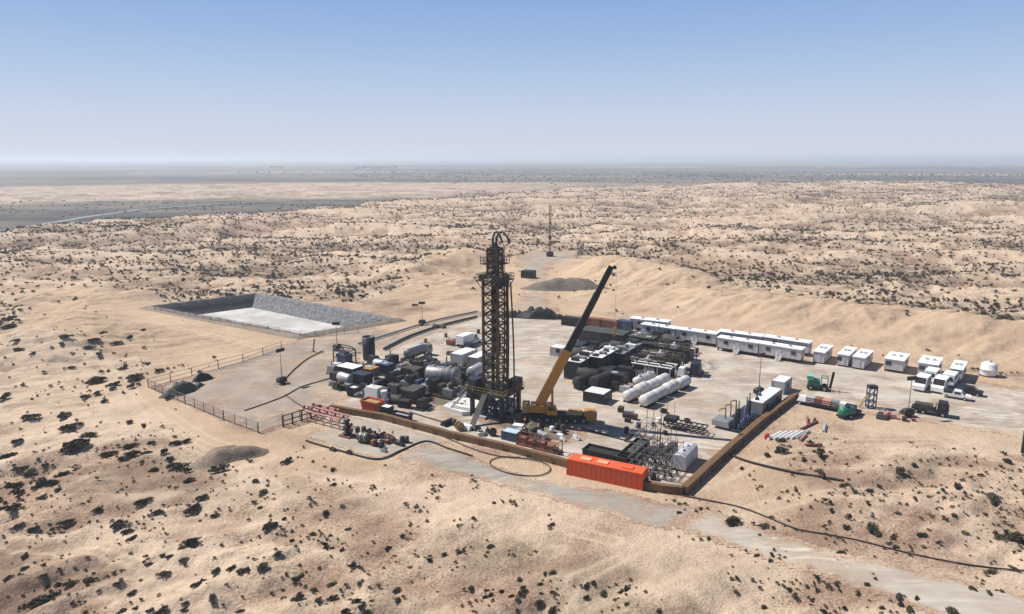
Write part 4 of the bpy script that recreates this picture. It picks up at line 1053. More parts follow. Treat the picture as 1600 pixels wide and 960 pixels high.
shale_shaker("dark mud tank at the back with pale motors on its top", corner(1078, 566, 9.5, 3.2), EX, 9.5, 3.2)
shale_shaker("dark mud tank just behind the pair of white tanks", corner(1040, 590, 10, 3.0), EX, 10, 3.0)
TZ = "white cylinders bundled end to end"
def pxv(p, z=0): return at(*p, z)
for row, (p, q, n, words) in enumerate((((1002, 638), (1074, 603), 4, ("front row, nearest the small dark unit", "front row, second from the left", "front row, second from the right", "front row, right end")), ((977, 630), (1042, 600), 4, ("back row, left end", "back row, second from the left", "back row, second from the right", "back row, right end by the mud tanks")))):
    a_, b_ = pxv(p), pxv(q); d_ = (b_-a_)/n
    for k in range(n):
        j = Vector((random.uniform(-.2, .2), random.uniform(-.2, .2), 0)); cyl_tank("weathered white cylinder in the "+words[k]+" of the bundle", a_+d_*k+d_*.03+j, a_+d_*(k+1)-d_*.03+j, (1.2, 1.1, 1.25, 1.15)[(k+row) % 4], ROUGHW, .3, TZ, dome=.5, bands=2, hatch=False)
def pipe_frame(label, c, yaw, L, D, H, mat, name="pipe_bridge", cat="pipe bridge", n=4, group=None):
    t = thing(name, label, cat, c, yaw, group); f = MB()
    for k in range(n):
        x = -L/2+L*k/(n-1)
        for y in (-D/2, D/2): f.bar((x, y, 0), (x, y, H), .14)
        f.bar((x, -D/2, H), (x, D/2, H), .14)
    f.build("posts", mat, t)
    p = MB()
    for y in (-D/2, 0, D/2): p.tube([(-L/2-.4, y, H+.2), (L/2+.4, y, H+.2)], .16, 8)
    p.build("pipes", mat, t)
    for k in range(n):
        MB().lathe([(.02, H+.35), (.3, H+.4), (.3, H+.6), (.02, H+.65)], 8, (-L/2+L*k/(n-1), 0)).bar((-L/2+L*k/(n-1), 0, H+.2), (-L/2+L*k/(n-1), 0, H+.5), .12).build("valve", RUST if mat is PINK else DARK, t)
    return t
cyl_tank("short white tank lying alone behind the bundle of white cylinders", pxv((992, 607)), pxv((1020, 595)), 1.0, ROUGHW, .4, TZ, bands=3)
pipe_frame("white pipe frame over the back of the paired white tanks", corner(1046, 596, 9, 4), EX, 9, 4, 2.8, WHITE)
heap("rubble_heap", "pale heap of rubble and sacks by the gravel turning area", "rubble", at(1096, 573), 4.6, 3.2, .9, .2, CONC, 3, rough=.9)

# ------------------------------------------------------------------ machinery left of the derrick
def silo(label, c, r, z0, z1, mat):
    t = thing("silo", label, "silo", c, EX)
    MB().lathe([(.02, .25), (r, .25), (r, z1), (r-.12, z1), (r-.12, z1-.4), (.02, z1-.4)], 24).build("shell", mat, t)
    l = MB()
    for k in range(4):
        a = math.pi/4+k*math.pi/2; x, y = r*.85*math.cos(a), r*.85*math.sin(a); l.bar((x, y, 0), (x, y, z0+.6), .22)
    l.build("legs", DARK, t)
    d = MB()
    for s_ in (-.25, .25): d.bar((r+.12, s_, .1), (r+.12, s_, z1+1.0), .06)
    for k in range(int(z1/.5)): d.bar((r+.12, -.25, .3+k*.5), (r+.12, .25, .3+k*.5), .05)
    d.build("ladder", DARK, t)
    b = MB()
    for z in (z0+.5, (z0+z1)/2, z1-.5): b.lathe([(r+.03, z-.08), (r+.06, z), (r+.03, z+.08)], 24)
    b.build("hoop", NAVY, t); return t
silo("tall dark navy upright silo left of the tanker", at(577, 562), 1.55, 1.5, 6.0, NAVY)
def gantry(label, c, yaw, L, D, H, mat):
    t = thing("gantry", label, "gantry", c, yaw); f = MB()
    for x in (-L/2, L/2):
        for y in (-D/2, D/2): f.bar((x, y, 0), (x, y, H), .22)
        f.bar((x, -D/2, H), (x, 0, H+1.2), .18); f.bar((x, D/2, H), (x, 0, H+1.2), .18); f.bar((x, -D/2, H), (x, D/2, H), .18)
    for y, z in ((-D/2, H), (D/2, H), (0, H+1.2), (-D/2, H*.5), (D/2, H*.5)): f.bar((-L/2, y, z), (L/2, y, z), .18)
    f.build("frame", mat, t); MB().box(-L*.42, L*.35, -D*.36, D*.36, .1, H*.72).build("machine", BLUE, t)
    MB().hexa([(-L*.3, -D*.3), (L*.2, -D*.3), (L*.2, D*.3), (-L*.3, D*.3)], H*.72, H*.95, [(-L*.2, -D*.15), (L*.1, -D*.15), (L*.1, D*.15), (-L*.2, D*.15)]).build("hopper", NAVY, t)
    return t
gantry("dark steel gantry with a peaked top over blue machinery", corner(541, 572, 4.2, 3.4), EX, 4.2, 3.4, 3.4, DARK)
container("pale topped dark unit left of the mud pumps", corner(552, 596, 5.4, 3.6), EX, 5.4, 3.6, 2.6, NAVY, WHITE, None, "equipment_module", "module", .2, 0, 3)
container("brown tank box between the silo and the pale topped unit", corner(580, 594, 3.6, 3), EX, 3.6, 3, 2.2, RUST, OCHRE, None, "equipment_module", "module", .2, 1, 0)
container("navy box right beneath the tall silo", corner(607, 588, 3.5, 2.1), EX, 3.6, 2.6, 2.4, NAVY, BLUE, None, "equipment_module", "module", .2, 1, 1)
skip("long pale green open trough left of the dark pumps", corner(606, 600, 7, 2), EX, 7, 2, 1.1, OLIVE, CONC, slope=.2, name="trough", cat="trough")
skip("navy open skip left of the red skip", corner(555, 622, 2.8, 2.2), EX, 2.8, 2.2, 2.1, NAVY, TARP)
t = skip("orange-red open skip behind the front wall at its left end", corner(589, 648, 4.4, 2.4), EX, 4.4, 2.4, 2.3, SKIPRED, OCHRE)
container("small dark box with a white lid right of the red skip", corner(607, 654, 1.9, 1.5), EX, 1.9, 1.5, 2.0, DARK, WHITE, None, "locker", "locker")
skip("long low dark tray with a pale cover behind the front wall", corner(637, 661, 4.4, 1.6), EX, 4.4, 1.6, 1.3, NAVY, LGREY, slope=.15, name="tray", cat="tray")
pump("dark mud pump behind the red skip, left of the pair", corner(633, 611, 5, 2.8), EX, DARK, 1.3)
pump("dark mud pump under the left end of the big grey tank", corner(664, 617, 5, 2.8), EX, BLUE, 1.3)
pump("brown stained mud pump under the right end of the big grey tank", corner(700, 624, 5, 2.8), EX, RUSTY, 1.3)
cyl_tank("big dull grey tank lying raised above the pumps", pxv((664, 613), 0)+Vector((0, 3.5, 0)), pxv((716, 620), 0)+Vector((0, 4.5, 0)), 1.9, SILVER, 1.3, None, bands=5)
lorry("silver tanker lorry parked behind the mud pumps", corner(640, 567, 2.5, 9.5), EX+math.pi/2, 9.5, SILVER, GREY, "tank", cat="tanker", name="tanker_lorry")
container("white box cabin left of the derrick, with a grey twin beside it", corner(722, 573, 3.4, 6.5), EX, 3.4, 6.5, 2.7, LAV, WHITE, "pair of pale box cabins left of the derrick", "box_cabin", "cabin", .2)
container("grey sided box cabin right beside the derrick's left leg", corner(746, 577, 2.9, 6.0), EX, 2.9, 6.0, 2.5, GREY, ROOF, "pair of pale box cabins left of the derrick", "box_cabin", "cabin", .2)
lorry("white lorry behind the pale box cabins, left of the derrick", corner(724, 545, 2.5, 7), EX+math.pi/2, 7, WHITE, WHITE, "box", "white vehicles behind the box cabins")
pickup("white pickup between the white lorry and the derrick", at(741, 537), EX+math.pi/2, WHITE, "white vehicles behind the box cabins")
def tarp_sheet(label, pts, z, mat):
    P = [at(*p) for p in pts]; c = sum(P, Vector())/len(P); b = MB()
    b.hexa([((p-c).x, (p-c).y) for p in P], .03, z); t = b.build("concrete_block" if mat is CONC else "pale_platform", mat); t.location = (c.x, c.y, 0); return tag(t, label, "platform")
tarp_sheet("low white platform on the ground left of the derrick base", ((692, 640), (722, 650), (752, 648), (748, 628), (716, 627)), .8, TARP)
tarp_sheet("pale low platform at the foot of the derrick on the left", ((738, 652), (758, 657), (768, 648), (750, 643)), .5, LGREY)
pump("small dark pump set in front of the white platform", corner(722, 640, 3, 1.6), EX, DARK, .42)
container("dark engine box at the left foot of the derrick", corner(752, 632, 3.0, 2.4), EX, 3.0, 2.4, 2.3, DARK, GREY, None, "engine_box", "engine")
cyl_tank("round pale tank between the derrick and the crane", pxv((791, 645)), pxv((804, 648)), 1.5, TARP, .3, None, bands=2, hatch=False)
def spool(label, c, yaw, r, wd, mat, drum):
    t = thing("cable_reel", label, "cable reel", c, yaw)
    for y in (-wd/2, wd/2): MB().tube([(0, y-.06, r), (0, y+.06, r)], r, 18).build("flange", mat, t)
    MB().tube([(0, -wd/2, r), (0, wd/2, r)], r*.62, 16).build("drum", drum, t); return t
spool("brown cable reel on the sand behind the front wall", at(718, 672), EX+1.1, .8, .9, OCHRE, BLACK)
spool("dark cable reel in front of the derrick base", at(770, 681), EX+.4, .7, .8, DARK, GREY)
container("small pale blue roofed box behind the front wall below the derrick", corner(806, 692, 3.0, 2.0), EX, 3.0, 2.0, 1.5, BLUE, paint("pale_blue_roof", (.45, .58, .66)), None, "locker", "locker")
heap("scrap_heap", "brown tangled scrap heap in front of the crane", "scrap", at(800, 668)+Vector((4.2, 0, 0)), 3.2, 1.8, 1.5, EX, RUSTY, 5, rough=.8)
def red_unit(label, c, L, D):
    t = thing("red_skid_unit", label, "skid unit", c, EX, "red skid units behind the front wall")
    MB().box(-L/2, L/2, -D/2, D/2, .1, .45).build("skid", RUST, t)
    MB().box(-L*.42, -L*.05, -D*.4, D*.4, .45, 1.5).box(.02*L, L*.25, -D*.4, D*.4, .45, 1.2).build("engine", RUST, t)
    f = MB()
    for x in (-L/2+.1, 0, L/2-.1):
        for y in (-D/2+.1, D/2-.1): f.bar((x, y, .45), (x, y, 2.1), .12)
    for y in (-D/2+.1, D/2-.1): f.bar((-L/2, y, 2.1), (L/2, y, 2.1), .12)
    for x in (-L/2+.1, L/2-.1): f.bar((x, -D/2+.1, 2.1), (x, D/2-.1, 2.1), .12); f.bar((x, -D/2+.1, .5), (x, D/2-.1, .5), .12)
    f.build("frame", RUST, t); MB().tube([(L*.3, -D*.3, .9), (L*.46, -D*.3, .9)], .4, 12).build("pump", DARK, t); return t
red_unit("red skid unit behind the wall, left of the orange-red tank", corner(872, 712, 5.2, 1.8), 5.2, 1.8)
red_unit("red skid unit further left behind the wall, below the crane", corner(838, 703, 4.2, 1.6), 4.2, 1.6)
skip("flat dark open tank just behind the orange-red tank", corner(978, 731, 8.0, 2.6), EX, 8.0, 2.6, 1.6, DARK, BLACK, slope=.05, name="open_tank", cat="tank")
skip("dark open tank pointing away from the viewer by the scaffold", corner(986, 728, 2.4, 8.5), EX, 2.4, 8.5, 1.6, DARK, OLIVE, slope=.05, name="open_tank", cat="tank")

# ------------------------------------------------------------------ front right corner: scaffold, white tank, pipe racks
def scaffold(label, c, yaw, L, D, H):
    t = thing("scaffold", label, "scaffold", c, yaw); rr = random.Random(4)
    nx, ny = 6, 4
    for i in range(nx):
        for j in range(ny):
            x, y = -L/2+L*i/(nx-1), -D/2+D*j/(ny-1); MB().bar((x, y, 0), (x+rr.uniform(-.1, .1), y, H*rr.uniform(.45, 1.15)), .08).build("upright", RUSTY, t)
    q = MB()
    for z in (1.2, 2.4, 3.6, 5.2, 6.8):
        if z > H: break
        for j in range(ny): q.bar((-L/2, -D/2+D*j/(ny-1), z), (L/2 if z < 4 else -L*.1, -D/2+D*j/(ny-1), z), .07)
        for i in range(nx): (z < 4 or i < 3) and q.bar((-L/2+L*i/(nx-1), -D/2, z+.05), (-L/2+L*i/(nx-1), D/2, z+.05), .07)
    for i in range(nx-1): q.bar((-L/2+L*i/(nx-1), -D/2, 0), (-L/2+L*(i+1)/(nx-1), -D/2, 3), .08); q.bar((-L/2+L*i/(nx-1), D/2, 3), (-L/2+L*(i+1)/(nx-1), D/2, 0), .08)
    q.build("ledger", GREY, t); 
    for k in range(7):
        x, y = rr.uniform(-L/2, L/2-1.6), rr.uniform(-D/2, D/2-.4); z = rr.choice((1.27, 2.47))+.01*k; MB().box(x, x+1.8, y, y+.4, z+.02, z+.08).build("board", DARK, t)
    v = MB()
    for k in range(18):
        x, y = rr.uniform(-L/2, L/2), rr.uniform(-D/2, D/2); v.tube([(x, y, .1), (x, y, 1.2), (x+rr.uniform(.5, 1.2), y, 1.5), (x+1.3, y+.3, .3)], .13, 7)
    v.build("pipework", MANG, t); return t
scaffold("tangle of thin scaffold poles inside the front right corner", corner(1040, 752, 6.5, 8), EX, 6.5, 8, 8.0)
def lattice_rack(label, c, yaw, L, D, H):
    t = thing("lattice_truss", label, "truss", c, yaw); b = MB()
    for y in (-D/2, D/2):
        for z in (.4, H): b.bar((-L/2, y, z), (L/2, y, z), .2)
        for k in range(8):
            x0, x1 = -L/2+L*k/8, -L/2+L*(k+1)/8; b.bar((x0, y, .4), (x1, y, H), .13); b.bar((x0, y, H), (x0, y, .4), .11)
    for k in range(9): b.bar((-L/2+L*k/8, -D/2, H), (-L/2+L*k/8, D/2, H), .12); b.bar((-L/2+L*k/8, -D/2, .4), (-L/2+L*k/8, D/2, .4), .12)
    b.build("truss", DARK, t); MB().box(-L/2, -L/2+2.4, -D/2-.2, D/2+.2, H+.1, H+.7).build("end_block", BLACK, t)
    a = MB()
    for x in (-L/2+.3, -L/2+1.7): a.bar((x, 0, H+.7), (x, 0, H+3.8), .07)
    a.build("aerial", GREY, t); return t
lattice_rack("dark lattice truss lying on the ground behind the scaffold", corner(1102, 682, 8.0, 1.8), EX, 8.0, 1.8, 1.5)
def frame_on_ground(label, pts, mat):
    P = [at(*p) for p in pts]; c = sum(P, Vector())/len(P); b = MB()
    for i in range(len(P)): b.bar(P[i]-c+Vector((0, 0, .2)), P[(i+1) % len(P)]-c+Vector((0, 0, .2)), .3)
    o = b.build("ground_frame", mat); o.location = c; return tag(o, label, "skid base")  # rectangle of bars laid flat on the ground
frame_on_ground("flat brown rectangular frame on the sand right of the crane", ((976, 690), (992, 694), (1004, 683), (990, 679)), RUSTY)
def tank_house(label, p, L, D):
    c = corner(*p, D, L); t = thing("white_tank", label, "tank", c, EX+math.pi/2); r = D/2
    prof = [(-r, .3), (-r, 1.9), (-r*.8, 2.45), (-r*.4, 2.75), (r*.4, 2.75), (r*.8, 2.45), (r, 1.9), (r, .3)]; n = len(prof); b = MB()
    vs = [(-L/2, y, z) for y, z in prof]+[(L/2, y, z) for y, z in prof]
    b.add(vs, [tuple(range(n)), tuple(range(n, 2*n))[::-1]]); b.add(vs, [(i, i+n, (i+1) % n+n, (i+1) % n) for i in range(n)], False); b.build("shell", LAV, t)
    for x in (-1.0, 1.2): MB().lathe([(.35, 2.7), (.35, 2.95), (.02, 3.0)], 10, (x, 0)).build("hatch", LGREY, t)
    MB().box(-L/2, L/2, -r*.8, r*.8, .02, .28).build("skid", DARK, t)
    for k in range(4): MB().box(-L/2+L*(k+.5)/4-.05, -L/2+L*(k+.5)/4+.05, -r-.04, -r+.0, .4, 1.85).build("rib", LAV, t)
    return t
tank_house("white rounded tank inside the front right corner of the wall", (1071, 739), 6.5, 2.5)
def pump_skid():
    c, yaw, L = front((1166, 684), (1205, 650), 3.2); yaw0 = yaw
    a, b = at(1172, 682), at(1216, 643); d = b-a; yaw = math.atan2(d.y, d.x)
    c = (a+b)/2+Vector((-math.sin(yaw), math.cos(yaw), 0))*4.0; L = d.length
    t = thing("filter_skid", "grey blue skid of upright filters and ochre arms beside the right wall", "filter skid", c, yaw)
    MB().box(-L/2, L/2, -2.2, 2.2, .1, .5).build("skid", NAVY, t)
    MB().hexa([(-L/2, 0), (-L/2+4, 0), (-L/2+4, 3.4), (-L/2, 3.4)], .55, 1.5, [(-L/2+.2, .3), (-L/2+3.8, .3), (-L/2+3.8, 3.4), (-L/2+.2, 3.4)]).build("cover_panel", GREY, t)
    for k in range(6):
        x = -L/2+.9+(L-1.8)*k/5
        MB().lathe([(.4, .5), (.42, .8), (.42, 3.2), (.2, 3.5), (.10, 3.6), (.10, 5.0)], 12, (x, -.8+.5*(k % 2))).build("filter", (NAVY, DARK, BLUE)[k % 3], t)
    for k in range(3):
        x = -L/2+2.2+k*2.8; o = MB().bar((x, 1.6, .5), (x, 1.6, 3.6), .16).build("arm_post", DARK, t)
        MB().bar((x, 1.6, 3.6), (x-1.5, 2.2, 3.7), .2).bar((x-1.5, 2.2, 3.7), (x-1.6, 2.2, 3.2), .16).build("arm", OCHRE, o)
    p = MB()
    for k in range(8): x = -L/2+.6+k*1.2; p.tube([(x, -1.6, .5), (x, -1.6, 1.5), (x+.6, -1.4, 1.9), (x+1.0, -.9, 1.2)], .12, 7)
    p.build("pipework", BLUE, t)
pump_skid()
GW = "white roofed containers beside the right wall"
aw, bw = at(1130, 714), at(1243, 622); YW = math.atan2((bw-aw).y, (bw-aw).x)
def along(px, py, L, D):
    p = at(px, py); c_, s_ = math.cos(YW), math.sin(YW); return Vector((p.x+L/2*c_-D/2*s_, p.y+L/2*s_+D/2*c_, 0))
container("long white roofed grey container running along the right wall", along(1190, 652, 11.5, 2.6), YW, 11.5, 2.6, 2.7, GREY, WHITE, GW, vents=2)
container("short white container at the far end of the right wall", along(1224, 617, 5.0, 2.6), YW, 5.0, 2.6, 2.6, LGREY, WHITE, GW, vents=1)

# ------------------------------------------------------------------ right: green machines, vehicles, material stack
def green_machine(label, c, yaw, kind):
    t = thing("green_machine", label, "machine", c, yaw)
    if kind == 0:
        MB().box(-2.2, 2.2, -1.2, 1.2, .35, .8).build("chassis", DARK, t)
        MB().hexa([(-2.2, -1.1), (.6, -1.1), (.6, 1.1), (-2.2, 1.1)], .8, 2.3, [(-1.9, -.9), (.4, -.9), (.4, .9), (-1.9, .9)]).build("engine_hood", GREEN, t)
        MB().box(-2.3, -.9, -1.2, 1.2, 2.32, 3.2).build("water_tank", paint("pale_green_paint", (.22, .50, .38)), t)
        f = MB()
        for x in (.7, 2.0):
            for y in (-.9, .9): f.bar((x, y, .8), (x, y, 3.0), .14)
        for y in (-.9, .9): f.bar((.7, y, 3.0), (2.0, y, 3.0), .14)
        f.bar((.7, -.9, 3.0), (.7, .9, 3.0), .14); f.bar((2, -.9, 3.0), (2, .9, 3.0), .14); f.build("cage", GREEN, t)
        wheels(t, [-1.4, 1.4], 1.15, .6, BLACK, .4)
        MB().bar((2.5, 0, .6), (3.0, 0, 4.3), .5).build("mast", BLACK, t)
    else:
        MB().tank((-1.4, 0, 1.2), (1.4, 0, 1.2), .95, .5, 18).build("tank", GREEN, t)
        MB().box(-1.9, 1.9, -.9, .9, .3, .6).build("chassis", DARK, t); wheels(t, [-.2], 1.0, .45)
        MB().bar((1.9, 0, .5), (3.4, 0, .4), .16).build("drawbar", DARK, t)
        MB().box(-.5, .4, -.3, .3, 2.13, 2.4).build("hatch", DARK, t)
    return t
green_machine("bright green wheeled machine with a black upright mast", at(1280, 611)+Vector((0, 1, 0)), EX+.15, 0)
green_machine("green tank trailer at the end of the dark material stack", at(1326, 655)+Vector((0, 1, 0)), EX+1.0, 1)
def stack():
    a, b = at(1244, 632), at(1342, 652); d = b-a; yaw = math.atan2(d.y, d.x); L = d.length; c = (a+b)/2+Vector((-math.sin(yaw), math.cos(yaw), 0))*1.2
    t = thing("dark_platform", "low dark platform in a line right of the wall, stacked with materials", "platform", c, yaw)
    f = MB(); f.box(-L/2, L/2, -1.2, 1.2, .55, .8)
    for k in range(8):
        for y in (-1.0, 1.0): f.box(-L/2+.2+(L-.5)*k/7, -L/2+.4+(L-.5)*k/7, y-.1, y+.1, 0, .55)
    f.build("deck", BLACK, t); rr = random.Random(5)
    GP = "bundles stacked on the dark platform"
    for k, (m, nm, lw, lab) in enumerate(((TARP, "tarp_bundle", 2.6, "pale tarp covered bundle at the left end of the dark platform"), (LGREY, "pipe_bundle", 2.2, "grey bundle second along the dark platform"), (RUST, "pipe_bundle", 1.8, "rust red bundle on the dark platform"), (PINK, "pipe_bundle", 1.6, "pinkish bundle on the middle of the dark platform"), (GREY, "crate", 1.6, "grey crate right of the pinkish bundle on the platform"), (WHITE, "crate", 1.4, "white crate near the right end of the dark platform"), (NAVY, "crate", 2.2, "navy crate at the right end of the dark platform"))):
        x = -L/2+1.2+k*(L-2.4)/6.4; p = Matrix.Rotation(yaw, 3, 'Z')@Vector((x, 0, .8))+c
        b2 = MB(); h = rr.uniform(.7, 1.2); l = lw/2
        if nm == "pipe_bundle":
            for i in range(4):
                for j in range(3): b2.tube([(-l, -.75+i*.45, .24+j*.4), (l, -.75+i*.45, .24+j*.4)], .2, 8)
        elif nm == "crate":
            b2.box(-l*.8, l*.8, -.8, .8, 0.003, h)
            for x_ in (-l*.8, 0, l*.8-.1): b2.box(x_, x_+.1, -.86, -.802, .05, h-.05)
        else: b2.hexa([(-l, -1), (l, -1), (l, 1), (-l, 1)], 0.003, h, [(-l*.6, -.5), (l*.7, -.6), (l*.6, .6), (-l*.7, .5)])
        o = b2.build(nm, m); o.location = p; o.rotation_euler = (0, 0, yaw+rr.uniform(-.08, .08)); tag(o, lab, "bundle" if "bundle" in nm else "crate", GP)
stack()
def stand(label, p):
    c = at(*p); t = thing("steel_stand", label, "stand", c, EX+.5); b = MB(); X, Y = .75, .6
    for x in (-X, X):
        for y in (-Y, Y): b.bar((x, y, 0), (x, y, 4.25), .18)
    for z in (.12, 1.4, 2.8, 4.2):
        for y in (-Y, Y): b.bar((-X, y, z), (X, y, z), .14)
        for x in (-X, X): b.bar((x, -Y, z), (x, Y, z), .14)
    for z in (.12, 1.4, 2.8):
        for y in (-Y, Y): b.bar((-X, y, z), (X, y, z+1.35), .1)
    b.build("frame", BLUE, t); MB().box(-X-.1, X+.1, -Y-.1, Y+.1, 4.26, 4.7).build("top_box", DARK, t)
    MB().bar((-2.4, -.5, .05), (-X-.08, -.5, 2.8), .14).bar((-2.4, .1, .05), (-X-.08, .1, 2.8), .14).bar((-1.6, -.5, 1.38), (-1.6, .1, 1.38), .1).bar((-2.1, -.5, .54), (-2.1, .1, .54), .1).bar((-1.1, -.5, 2.2), (-1.1, .1, 2.2), .1).build("ladder", OCHRE, t)
stand("narrow blue grey steel stand on the gravel right of the green machines", (1360, 637))
GV = "white vehicles parked by the right cabins"
def van(label, c, yaw, L=5.2, H=2.3):
    t = thing("van", label, "van", c, yaw, GV); t.scale = (1.2, 1.25, 1.25); b = MB()
    q = [(-L/2, .4), (L/2, .4), (L/2, 1.1), (L/2-.8, 1.35), (L/2-1.6, H), (-L/2+.15, H)]; n = len(q)
    vs = [(x, -.95, z) for x, z in q]+[(x, .95, z) for x, z in q]
    b.add(vs, [tuple(range(n))[::-1], tuple(range(n, 2*n))]+[(i, (i+1) % n, (i+1) % n+n, i+n) for i in range(n)]); b.build("body", WHITE, t)
    for s_ in (-1, 1): MB().box(-L/2+.5, L/2-1.7, s_*.965-.012, s_*.965+.012, 1.35, 1.95).build("side_window", GLASS, t)
    MB().box(-L/2-.03, -L/2-.005, -.75, .75, 1.35, 1.95).build("rear_window", GLASS, t)
    w_ = MB(); x0, x1 = L/2-.82, L/2-1.58
    w_.add([(x0, -.85, 1.42), (x0, .85, 1.42), (x1, .85, H-.03), (x1, -.85, H-.03), (x0+.04, -.85, 1.45), (x0+.04, .85, 1.45), (x1+.04, .85, H), (x1+.04, -.85, H)], [(3, 2, 1, 0), (4, 5, 6, 7), (0, 1, 5, 4), (1, 2, 6, 5), (2, 3, 7, 6), (3, 0, 4, 7)]); w_.build("windscreen", GLASS, t)
    wheels(t, [L/2-1.0, -L/2+1.0], .85, .36, BLACK, .22); return t
VY = math.atan2((at(1462, 596)-at(1446, 612)).y, (at(1462, 596)-at(1446, 612)).x)
van("white van at the left front of the parked group", at(1443, 612)+Vector((.6, 2, 0)), VY-math.pi)
van("white van second from the left in the parked group", at(1472, 615)+Vector((.6, 2, 0)), VY-math.pi)
van("white van parked behind the left front van", at(1459, 597)+Vector((.3, 1.2, 0)), VY)
van("white van parked behind, against the narrow end cabin", at(1487, 603)+Vector((.3, 1.2, 0)), VY)
pickup("white pickup at the right end of the parked group", at(1500, 626)+Vector((0, 1.3, 0)), EX-.1, WHITE, GV, DARK)
pickup("dark pickup behind the white pickup at the right", at(1519, 619)+Vector((0, 1.2, 0)), EX-.1, BLACK)
lorry("dark flatbed lorry parked in front of the white vans", at(1459, 651)+Vector((0, 1.5, 0)), EX-.05, 6.4, DARK, BLACK, "flat", None, MANG)
def round_tank(label, p):
    c = at(*p)+Vector((0, 1.5, 0)); t = thing("round_tank", label, "tank", c, 0)
    MB().lathe([(1.7, .3), (1.7, 1.5), (1.76, 1.55), (1.76, 1.7), (1.6, 1.75), (1.6, 2.7), (1.2, 3.1), (.4, 3.3), (.02, 3.32)], 26).build("shell", WHITE, t)
    MB().lathe([(1.85, .02), (1.85, .28), (.02, .29)], 20).build("base_ring", DARK, t)
    MB().lathe([(.35, 3.25), (.35, 3.6), (.02, 3.65)], 12).build("hatch", LGREY, t)
    l = MB()
    for y in (-.22, .22): l.bar((1.95, y, .1), (1.9, y, 3.2), .06)
    for k in range(7): l.bar((1.93, -.22, .3+.4*k), (1.93, .22, .3+.4*k), .05)
    l.build("ladder", LGREY, t)
round_tank("white round upright tank alone at the far right", (1550, 590))

light_tower("light tower beside the white roofed filter containers on the right", (1185, 617), 8.5, yaw=.6)
light_tower("light tower on the gravel left of the dark flatbed lorry", (1418, 651), 7.5, yaw=.2)
light_tower("light tower standing in the left gravel yard", (441, 600), 7.5, yaw=.9)
light_tower("light tower behind the peaked gantry at the left", (527, 548), 7.0, yaw=.3)
light_tower("light tower by the raised track left of the derrick", (660, 508), 6.5, yaw=.1)

# white pipes on the sand outside the wall
for k in range(6):
    a = ground_at(1200+k*9, 688-k*.3); b = MB(); d = Vector((math.cos(YW-.15), math.sin(YW-.15), 0))
    b.tube([(0, 0, .22), tuple(d*5.0+Vector((0, 0, .22)))], .24, 12); o = b.build("white_pipe", WHITE if k != 5 else LGREY); o.location = a
    tag(o, ("leftmost", "second", "third", "fourth", "fifth", "rightmost")[k]+" of six white pipes lying on the sand right of the wall", "pipe", "white pipes lying on the sand")
for k in range(6):
    a = ground_at((1252, 1262, 1250, 1270, 1287, 1258)[k], (672, 668, 690, 664, 676, 697)[k]); b = MB(); an = YW+(-.2, .3, 0, .15, .2, -.9)[k]; ln = (6, 5, 3.5, 3, 4, 3)[k]; d = Vector((math.cos(an), math.sin(an), 0))
    b.tube([(0, 0, .2), tuple(d*ln+Vector((0, 0, .22)))], .26 if k != 4 else .3, 10); o = b.build("scrap_pipe", (RUST, RUST, PINK, RUSTY, LGREY, RUST)[k]); o.location = a
    tag(o, ("long rusty pipe just right of the white pipes", "rusty pipe behind the long rusty one on the sand", "short pinkish pipe on the sand in front of the rusty ones", "short brown pipe at the back of the scrap pipes", "grey pipe at the right end of the scrap pipes", "rusty pipe lying crosswise at the front of the scrap pipes")[k], "pipe", "scrap pipes on the sand")
o = MB().lathe([(.02, 0), (.42, .05), (.42, .95), (.38, 1.0), (.02, 1.0)], 14).lathe([(.45, .3), (.45, .36)], 14).build("red_drum", paint("red_paint", (.45, .02, .03))); o.location = ground_at(1198, 686); tag(o, "red drum at the left end of the white pipes", "drum")

# ------------------------------------------------------------------ left: yard junk, manifold, wellhead slab
heap("gravel_heap", "dark grey gravel mound on the sand in front of the fenced yard", "gravel heap", ground_at(356, 716), 6.0, 4.4, 1.8, .45, simple_ground("heap_gravel", (.125, .098, .072), (.26, .195, .14), 1.6, c3=(.08, .062, .046)), 1)
heap("gravel_heap", "long dark grey gravel mound behind the derrick and crane", "gravel heap", at(890, 452), 17, 8, 3.9, -.1, simple_ground("far_heap_gravel", (.105, .085, .066), (.175, .142, .110), .9), 2)
heap("tyre_heap", "black heap of rubber sheeting in the left corner of the yard", "heap", at(286, 612), 6.0, 2.4, 1.5, .95, MANG, 6, rough=1.0)
heap("tyre_heap", "small round black heap at the yard's left edge", "heap", at(317, 594), 2.6, 1.4, 1.3, .6, BLACK, 7, rough=.9)
heap("black_heap", "long black heap beyond the derrick on the pad's far edge", "heap", at(834, 497), 10, 2.8, 3.0, EX*.2, BLACK, 8, rough=.9)
pipe_frame("pinkish pipe manifold on legs left of the concrete slab", corner(530, 672, 10.5, 2.4), EX, 10.5, 2.4, 1.9, PINK, "pipe_manifold", "manifold", 6)
pipe_frame("second pinkish pipe manifold behind, nearer the red skip", corner(520, 654, 6, 1.4), EX, 6, 1.4, 1.2, PINK, "pipe_manifold", "manifold", 4)
